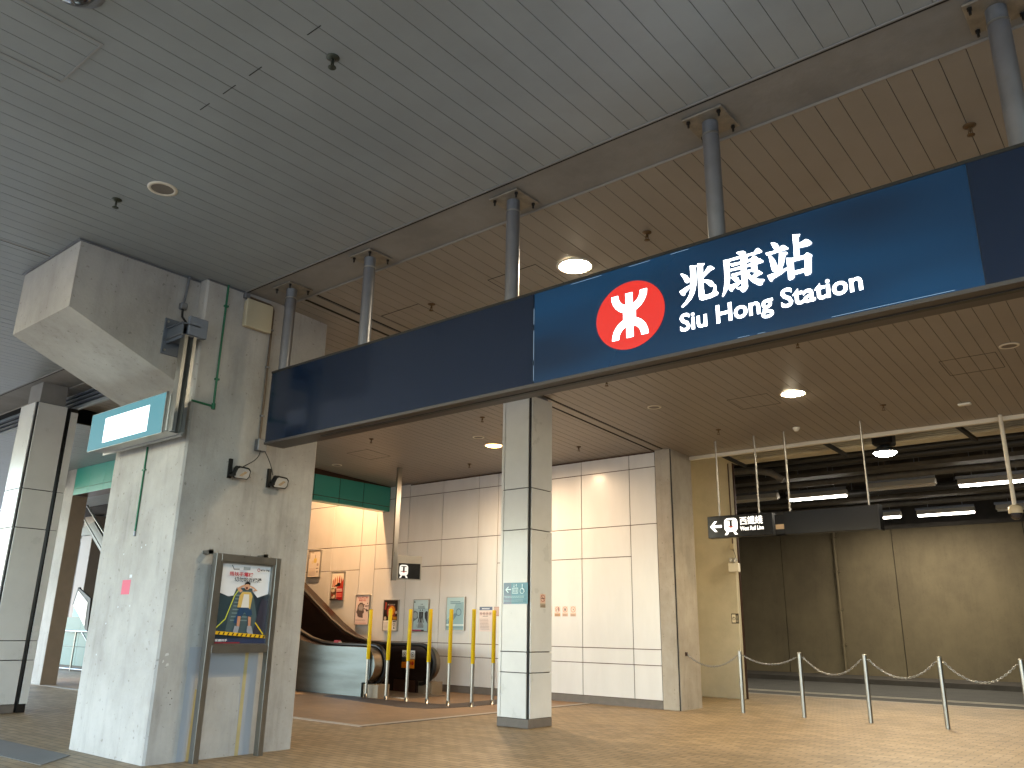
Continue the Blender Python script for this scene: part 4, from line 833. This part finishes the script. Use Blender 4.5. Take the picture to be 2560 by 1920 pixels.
def d1(a):
    a.rect(0, 0, 1, 1, I('#e8dcd0')); a.rect(.03, .70, .07, .99, I('#6a4a3c')); a.text('平淡', .18, .9, .4, .95, I('#7a6a60'), .01)
    a.disc(.56, .62, .14, I('#e0c878')); a.disc(.34, .56, .10, I('#e8d4b0')); a.line([(.56, .72), (.555, .84)], .03, I('#6a5038')); a.disc(.80, .46, .08, I('#b8a09c')); rows(a, .1, .66, .06, .36, 7, I('#c8b4a8'), .3); a.rect(.74, .30, .94, .33, I('#5a463c')); a.poly([(.80, .16), (.92, .16), (.86, .24)], I('#6a5048'))
def d2(a):
    a.rect(0, 0, 1, 1, I('#e8ded0')); a.poly([(.45, .0), (1, 0), (1, .72), (.78, .62), (.6, .5), (.45, .44)], I('#b4222a'))
    for u, w_, h, m in ((.08, .1, .30, '#b0542c'), (.22, .12, .38, '#c05830'), (.40, .12, .42, '#d88848'), (.58, .13, .43, '#c0402c'), (.76, .1, .38, '#a8482c'), (.88, .1, .32, '#c23a2c')):
        a.poly([(u, .46), (u+w_, .46), (u+w_*.95, .46+h*.7), (u+w_*.5, .46+h), (u+w_*.05, .46+h*.7)], I(m))
    a.poly([(.32, .48), (.72, .50), (.74, .60), (.5, .62), (.46, .56), (.3, .52)], I('#1c1412')); a.rect(0, .0, .44, .42, I('#6a4a34')); 
    for i in range(14): a.disc(R_.uniform(.05, .4), R_.uniform(.08, .4), R_.uniform(.04, .08), I(R_.choice(['#c8b49c', '#3a2c22', '#8a2c24', '#5c6a3c', '#d8c8b0'])))
    rows(a, .5, .95, .30, .42, 2, I('#f0d8d0'), .6); rows(a, .5, .95, .1, .26, 3, I('#e07868'), .6); a.rect(0, 0, .7, .035, I('#1a1412'))
def d3(a):
    a.rect(0, 0, 1, 1, I('#d8c4c0')); a.text('Take藥上癮', .12, .885, .86, .95, I('#b02434'), .02); a.text('斷送人生', .22, .79, .72, .86, I('#b02434'), .02)
    a.poly([(.30, .24), (.58, .22), (.56, .36), (.66, .42), (.60, .50), (.60, .68), (.48, .75), (.30, .74), (.16, .66), (.12, .50), (.05, .42), (.14, .36), (.18, .28)], I('#5c504e')); a.poly([(.26, .48), (.52, .46), (.56, .62), (.46, .70), (.28, .68), (.2, .58)], I('#a09490'))
    for i in range(13): x_, y_ = R_.uniform(.5, .9), R_.uniform(.42, .7); a.poly([(x_, y_), (x_+.08, y_+.02), (x_+.10, y_+.05), (x_+.02, y_+.035)], I('#3c3434'))
    rows(a, .06, .8, .12, .18, 2, I('#8a7472'), .4); rows(a, .06, .9, .03, .07, 1, I('#b07474'), .5)
def d4(a):
    a.rect(0, 0, 1, 1, I('#221814')); a.disc(.55, .62, .33, I('#8a3424')); a.disc(.58, .66, .22, I('#e08a20')); a.disc(.52, .70, .1, I('#f0c050')); a.text('見工陷阱多', .25, .83, .8, .88, I('#cfc4bc'), .01)
    a.poly([(.05, .7), (.16, .68), (.2, .92), (.1, .96)], I('#a04030')); a.disc(.12, .4, .09, I('#b8a898')); a.disc(.9, .6, .07, I('#c8b8a8')); a.rect(.68, .36, .97, .46, I('#b87a20')); a.rect(0, 0, 1, .33, I('#ddd4cc')); rows(a, .05, .5, .04, .3, 6, I('#a8a09a'), .3); a.ring(.82, .2, .07, .02, I('#4a4440')); a.rect(.72, .28, .95, .31, I('#2a2422')); a.poly([(.76, .06), (.9, .06), (.83, .13)], I('#3a3432'))
def d5(a):
    a.rect(0, 0, 1, 1, I('#9db4bc')); a.rect(0, .72, 1, 1, I('#b4c8cc')); a.poly([(0, .30), (.32, .42), (.28, .60), (.08, .66), (0, .64)], I('#5c686e')); a.disc(.12, .50, .15, I('#8e9aa0')); a.poly([(1, .22), (.78, .42), (.76, .58), (.86, .64), (1, .62)], I('#28303c')); a.poly([(.30, .1), (.72, .1), (.56, .5), (.46, .5)], I('#7c868c'))
    for u in (.45, .60): a.disc(u, .67, .035, I('#20282e')); a.poly([(u-.07, .62), (u+.07, .62), (u+.06, .46), (u+.13, .27), (u+.09, .27), (u, .44), (u-.10, .27), (u-.14, .27), (u-.06, .46)], I('#1c242a'))
    a.text('人生路', .45, .84, .62, .88, I('#3c5058'), .01); rows(a, .3, .78, .72, .82, 3, I('#4a626a'), .5); rows(a, .25, .8, .13, .22, 3, I('#6c7478'), .3); a.rect(0, 0, .62, .045, I('#a03c5c')); a.rect(.62, 0, .8, .045, I('#28303c')); a.disc(.1, .93, .04, I('#3c4c5c'))
def d6(a):
    a.rect(0, 0, 1, 1, I('#a8c4c8')); a.poly([(0, .3), (.3, .45), (.5, .8), (.95, .86), (1, .3), (1, 0), (0, 0)], I('#86aab2')); rows(a, .2, .8, .80, .9, 2, I('#6c8c98'), .6); a.ring(.70, .54, .15, .03, I('#4a6a78')); a.poly([(.1, .2), (.35, .24), (.62, .46), (.5, .52), (.2, .36)], I('#5a7c88')); a.rect(0, .12, 1, .17, I('#cfe0e0')); a.rect(0, .05, 1, .09, I('#7a98a0'))
wall_poster(-16.75, -16.28, 2.35, 3.0, 'pale cream framed poster, highest on the escalator wall', d1)
wall_poster(-15.81, -15.34, 1.80, 2.46, 'red and cream framed poster of raised hands and food', d2)
wall_poster(-14.88, -14.40, 1.26, 1.92, 'pinkish framed poster of a head silhouette with red headline', d3)
wall_poster(-13.93, -13.46, 1.14, 1.80, 'dark brown and orange framed poster with a white lower third', d4)
wall_poster(-12.99, -12.53, 1.14, 1.80, 'blue grey framed poster of two small dark figures', d5)
wall_poster(-12.02, -11.51, 1.18, 1.84, 'pale teal framed poster, rightmost of the framed ones', d6)
a = Art((-11.14, 12.598, 1.17), (1, 0, 0), (0, -1, 0), .34, .47); a.rect(0, 0, 1, 1, I('#dcc8c0')); a.rect(0, .86, 1, 1, I('#243c68')); rows(a, .2, .8, .90, .96, 1, I('#c8d0dc'), .7)
for u in (.14, .38, .62, .86): a.ring(u, .72, .09, .02, I('#a05048')); a.disc(u, .72, .035, I('#6c5450'))
rows(a, .3, .7, .6, .64, 1, I('#7c6864'), .6); rows(a, .15, .85, .08, .54, 8, I('#a8908a'), .4); tag(a.build('wall_notice'), 'plain paper notice with blue heading and four round symbols on the white wall', 'notice')
a = Art((-10.76, 12.598, 1.46), (1, 0, 0), (0, -1, 0), .14, .18); a.rect(0, 0, 1, 1, I('#9c7468')); a.rect(.05, .1, .9, .9, I('#b48c7c')); tag(a.build('wall_notice'), 'small brown notice right of the blue headed paper notice', 'notice')
def ban(a, k, under='#b08a70'):
    a.rect(0, 0, 1, 1, I('#d8bca8')); a.rect(0, 0, 1, .3, I(under)); a.ring(.5, .68, .40, .06, I('#a03028'))
    if k == 0: a.poly([(.25, .5), (.45, .62), (.5, .9), (.4, .8)], I('#6a2c28')); a.poly([(.6, .5), (.8, .6), (.72, .9), (.6, .86)], I('#6a2c28'))
    if k == 1: a.poly([(.38, .55), (.62, .55), (.66, .8), (.5, .76), (.36, .84)], I('#4c302c'))
    if k == 2: a.line([(.32, .74), (.5, .70), (.66, .62)], .05, I('#6c4c48')); a.rect(.56, .6, .66, .76, I('#6c4c48'))
    if k == 3: a.rect(.22, .65, .78, .71, I('#3c2c28')); a.line([(.24, .88), (.76, .48)], .06, I('#a03028'))
    rows(a, .15, .85, .06, .24, 2, I('#7c5c48'), .4)
NL = ['brown prohibition notice peeping out behind the clad column', 'prohibition notice nearest the clad column with two dark figures', 'middle prohibition notice of the three low on the white wall', 'rightmost prohibition notice low on the white wall']
for (x, w_, k), lab in zip(((-9.44, .1, 2), (-9.28, .13, 0), (-9.105, .125, 1), (-8.925, .125, 2)), NL):
    a = Art((x, 12.598, 1.46), (1, 0, 0), (0, -1, 0), w_, .18); ban(a, k, '#b4824c' if k == 0 else '#c09c84'); tag(a.build('prohibition_notice'), lab, 'notice', 'small prohibition notices on the white wall')
a = Art((-6.8895, 9.02, 1.50), (0, 1, 0), (1, 0, 0), .12, .18); ban(a, 3, '#a89c88'); tag(a.build('no_smoking_notice'), 'small no smoking notice on the right face of the clad column', 'notice')
M_lite = I('#cfeef0')
a = Art((-7.335, 8.7825, 1.54), (1, 0, 0), (0, -1, 0), .42, .28)
a.rect(0, 0, 1, 1, I('#3f8798')); a.rect(0, 0, .32, 1, I('#52748a')); a.rect(0, 0, .34, .42, I('#6c7c94'))
a.line([(.10, .68), (.30, .68)], .035, M_lite); a.line([(.20, .80), (.10, .67), (.20, .54)], .035, M_lite)
a.line([(.38, .74), (.60, .74), (.60, .50), (.38, .50), (.38, .74)], .02, M_lite)
for u in (.43, .49, .55): a.disc(u, .69, .014, M_lite); a.rect(u-.013, .54, u+.013, .66, M_lite)
for u, s in ((.45, -1), (.55, 1)): a.line([(u, .78), (u, .92)], .016, M_lite); a.line([(u-.03, .85+s*.015), (u, .85+s*.06), (u+.03, .85+s*.015)], .014, M_lite)
a.ring(.79, .60, .09, .02, M_lite); a.line([(.80, .86), (.80, .70), (.86, .68), (.88, .56)], .028, M_lite); a.disc(.80, .89, .02, M_lite)
rows(a, .08, .90, .28, .40, 2, I('#9fd0d6'), .5); rows(a, .08, .9, .10, .22, 2, I('#7fb4be'), .4)
tag(a.build('lift_sign'), 'teal sign with arrow, lift and wheelchair symbols on the clad column', 'sign')
a = Art((-7.24, 15.748, 1.40), (1, 0, 0), (0, -1, 0), .15, .19); a.rect(-.03, 0, 1, 1, I('#1a1a1c')); a.rect(.06, .1, .56, .9, I('#d8d0bc')); a.ring(.31, .5, .22, .05, I('#1a1a1c')); a.rect(.27, .45, .35, .68, I('#1a1a1c')); a.disc(.31, .37, .04, I('#1a1a1c')); rows(a, .62, .95, .15, .85, 5, I('#b8b09c'), .4)
tag(a.build('warning_sign'), 'small black and white exclamation sign on the cream pillar', 'sign')
t = thing('emergency_light', (-7.1, 15.72, 2.4), 'white twin head emergency light high on the cream pillar', 'emergency light')
MB().box(-7.21, -6.99, 15.66, 15.75, 2.39, 2.56, M_whitep, .008).build('battery_box', t)
for x in (-7.16, -7.06): MB().lathe((x, 15.68, 2.58), [(.001, .09), (.03, .085), (.042, .05), (.042, .03), (.03, 0)], M_glass, 16).build('lamp_head', t)
MB().box(-7.16, -7.08, 15.70, 15.75, 2.84, 2.95, M_beigep, .004).build('switch_box', t); MB().tube([(-7.11, 15.72, 2.84), (-7.07, 15.70, 2.75), (-7.05, 15.70, 2.66), (-7.10, 15.70, 2.56)], .005, M_blk, 6).build('cable', t)
MB().tube([(-7.12, 15.74, 2.95), (-7.12, 15.74, 4.6)], .012, M_brz, 8).build('conduit', t)
# strip lamp tucked behind the concrete pier, the one that washes the cream pillar
t = thing('hidden_strip_lamp', (-8.0, 14.2, 0), 'vertical yellow strip lamp tucked behind the concrete pier', 'lamp')
MB().box(-8.1, -8.04, 13.75, 13.81, .2, 4.6, M_trim).build('housing', t); MB().tube([(-8.07, 13.83, .25), (-8.07, 13.83, 4.5)], .018, glow('strip_hot', '#ffd890', 3), 8).build('tube', t)
lamp(t, 'AREA', (-8.07, 13.9, 2.5), 9, (1, .84, .5), rot=(math.radians(90), 0, math.radians(180)), shape='RECTANGLE', size=.1, size_y=4)

# ---------------------------------------------------------------- far left background
t = thing('concrete_column', (-18.4, 7.5, 0), 'plain concrete column seen beyond the far left clad column', 'column')
MB().box(-18.73, -18.20, 7.40, 7.72, 0, 4.72, M_conc, .015).build('shaft', t); MB().box(-18.20, -18.19, 7.40, 7.71, 0, 3.8, mat('shaded_side_brown', '#84725f', .6, var=.15, vscale=3)).build('brown_shade_layer', t)  # thin brown layer paints the warm shade on the inner side
t = thing('teal_fascia', (-18, 7.4, 3.8), 'bright teal fascia panels above the stairs at the far left', 'fascia')
MB().box(-18.2, -13.1, 7.42, 7.75, 3.81, 4.378, M_brz).build('backing', t)
xs = [-18.195, -17.52, -16.84, -16.16, -15.48, -14.8, -14.1, -13.1]
for a_, b_ in zip(xs, xs[1:]):
    for c, d in ((3.80, 3.935), (3.935, 4.378)): MB().box(a_+.004, b_-.004, 7.40, 7.42, c+.004, d-.004, M_teal).build('panel', t)
g = MB().box(-18.95, -18.70, 6.9, 7.6, 4.02, 4.375, mat('dark_fin', '#39404a', .5))
for i in range(5): g.box(-19.0, -18.68, 6.85, 6.9, 4.04+i*.07, 4.07+i*.07, M_galv)
tag(g.build('louvre_box'), 'dark louvred box high beside the far concrete column', 'louvre')
t = thing('stair', (-23, 10, 0), 'open stair with steel handrails climbing behind the concrete columns', 'stair')
b = MB(); M_st = mat('stair_steel', '#5a5a58', .5, .4)
b.prism([(-23.4, 10.2, 3.9), (-21.4, 10.2, 2.55), (-21.4, 10.2, 2.2), (-23.5, 10.2, 3.55), (-24.2, 10.2, 3.55), (-24.2, 10.2, 3.75)], (0, .08, 0), M_st); b.prism([(-23.4, 11.6, 3.9), (-21.4, 11.6, 2.55), (-21.4, 11.6, 2.2), (-23.5, 11.6, 3.55), (-24.2, 11.6, 3.55), (-24.2, 11.6, 3.75)], (0, .08, 0), M_st); b.build('stringer', t)
b = MB()
for i in range(10): b.box(-23.3+i*.24, -23.0+i*.24, 10.28, 11.6, 3.66-i*.162, 3.70-i*.162, M_whitep)
b.build('tread', t)
b = MB()
for y in (10.1, 11.7): b.tube([(-25.0, y, 4.75), (-24.2, y, 4.65), (-21.4, y, 2.85)], .03, M_ss, 10); b.tube([(-24.2, y, 4.25), (-21.4, y, 2.4)], .018, M_ss, 8)
b.build('handrail', t)
b = MB().box(-28, -20.6, 10.3, 14, 4.35, 4.9, M_voidc); b.box(-28, -20.6, 13.6, 14.0, 3.9, 4.4, M_voidc); b.build('landing', t)
t = tag(MB().box(-25.9, -25.2, 11.0, 11.35, 0, 4.3, mat('brown_grey_post', '#7c7068', .5, var=.1, vscale=4), .01).build('stair_post'), 'brown grey square post under the stair landing', 'post')
t = thing('advertising_totem', (-22.8, 9.9, 0), 'dark framed slanted white board standing behind the column', 'sign board')
b = MB().prism([(-23.13, 9.95, 2.11), (-22.3, 9.95, 1.82), (-22.2, 9.95, 1.0), (-22.36, 9.95, 1.06)], (0, .05, 0), M_dk); b.prism([(-23.3, 9.95, 1.66), (-23.22, 9.95, 1.66), (-23.05, 9.95, 2.11), (-23.14, 9.95, 2.12)], (0, .05, 0), M_dk); b.build('frame', t)
MB().prism([(-23.22, 9.94, 1.64), (-23.06, 9.94, 2.02), (-22.42, 9.94, 1.72), (-22.38, 9.94, 1.12), (-22.9, 9.94, 1.46)], (0, .01, 0), M_whitep).build('board', t)
t = thing('teal_dado', (-23, 10.3, 0), 'low teal panelled wall with steel rails behind the concrete column', 'wall')
M_td = mat('dark_teal_panel', '#4a6a66', .4); M_tb = mat('bright_teal_panel', '#5cc0b4', .4)
for a_, b_ in ((-24.4, -23.42), (-23.42, -22.4), (-22.4, -21.2)): MB().box(a_+.005, b_-.005, 10.3, 10.4, .6, 1.35, M_td).build('panel', t); MB().box(a_+.005, b_-.005, 10.3, 10.4, .12, .59, M_td).build('panel', t)
MB().box(-24.4, -21.2, 10.32, 10.4, 0, .12, M_dk).build('skirting', t); MB().prism([(-24.0, 10.3, 1.76), (-23.6, 10.3, 1.76), (-23.0, 10.3, 1.37), (-24.0, 10.3, 1.37)], (0, .08, 0), M_tb).build('sloping_panel', t)
b = MB(); b.tube([(-24.2, 10.1, .99), (-21.2, 10.1, .99)], .025, M_ss, 8); b.tube([(-24.2, 10.1, .05), (-21.2, 10.1, .05)], .02, M_ss, 8)
for x in (-23.15, -22.2): b.tube([(x, 10.1, 0), (x, 10.1, .99)], .025, M_ss, 8)
b.tube([(-22.85, 10.1, .99), (-22.35, 10.1, .70)], .02, M_ss, 8); b.build('rail', t)
# glazed screen and pale building outside
t = thing('glazed_screen', (-33, 14, 0), 'dark framed glazed screen open to daylight at the far left', 'glazing')
for z_ in (2.78, 4.2): MB().box(-40, -29, 14, 14.1, z_, z_+.12, M_dk).build('transom', t)
for x in (-39.2, -37.0, -34.8, -32.4, -30): MB().box(x, x+.07, 14, 14.1, -.12, 4.9, M_dk).build('mullion', t)
MB().box(-40, -29, 14, 14.15, -.12, .1, M_whitep).build('sill', t)
M_bl = mat('outside_pale_wall', '#b8c4c6', .7); M_bl2 = mat('outside_window_band', '#7c98a4', .3)
t = thing('pale_building', (-75, 30, 0), 'pale blue banded building outside, glimpsed past the far left columns', 'building')
b = MB().box(-90, -66, 25.5, 45, -.12, 5.2, M_bl); b.build('wall', t)
for i in range(4): MB().box(-89.5, -65.94, 25.44, 25.6, .1+i*1.25, .65+i*1.25, M_bl2).build('window_band', t)
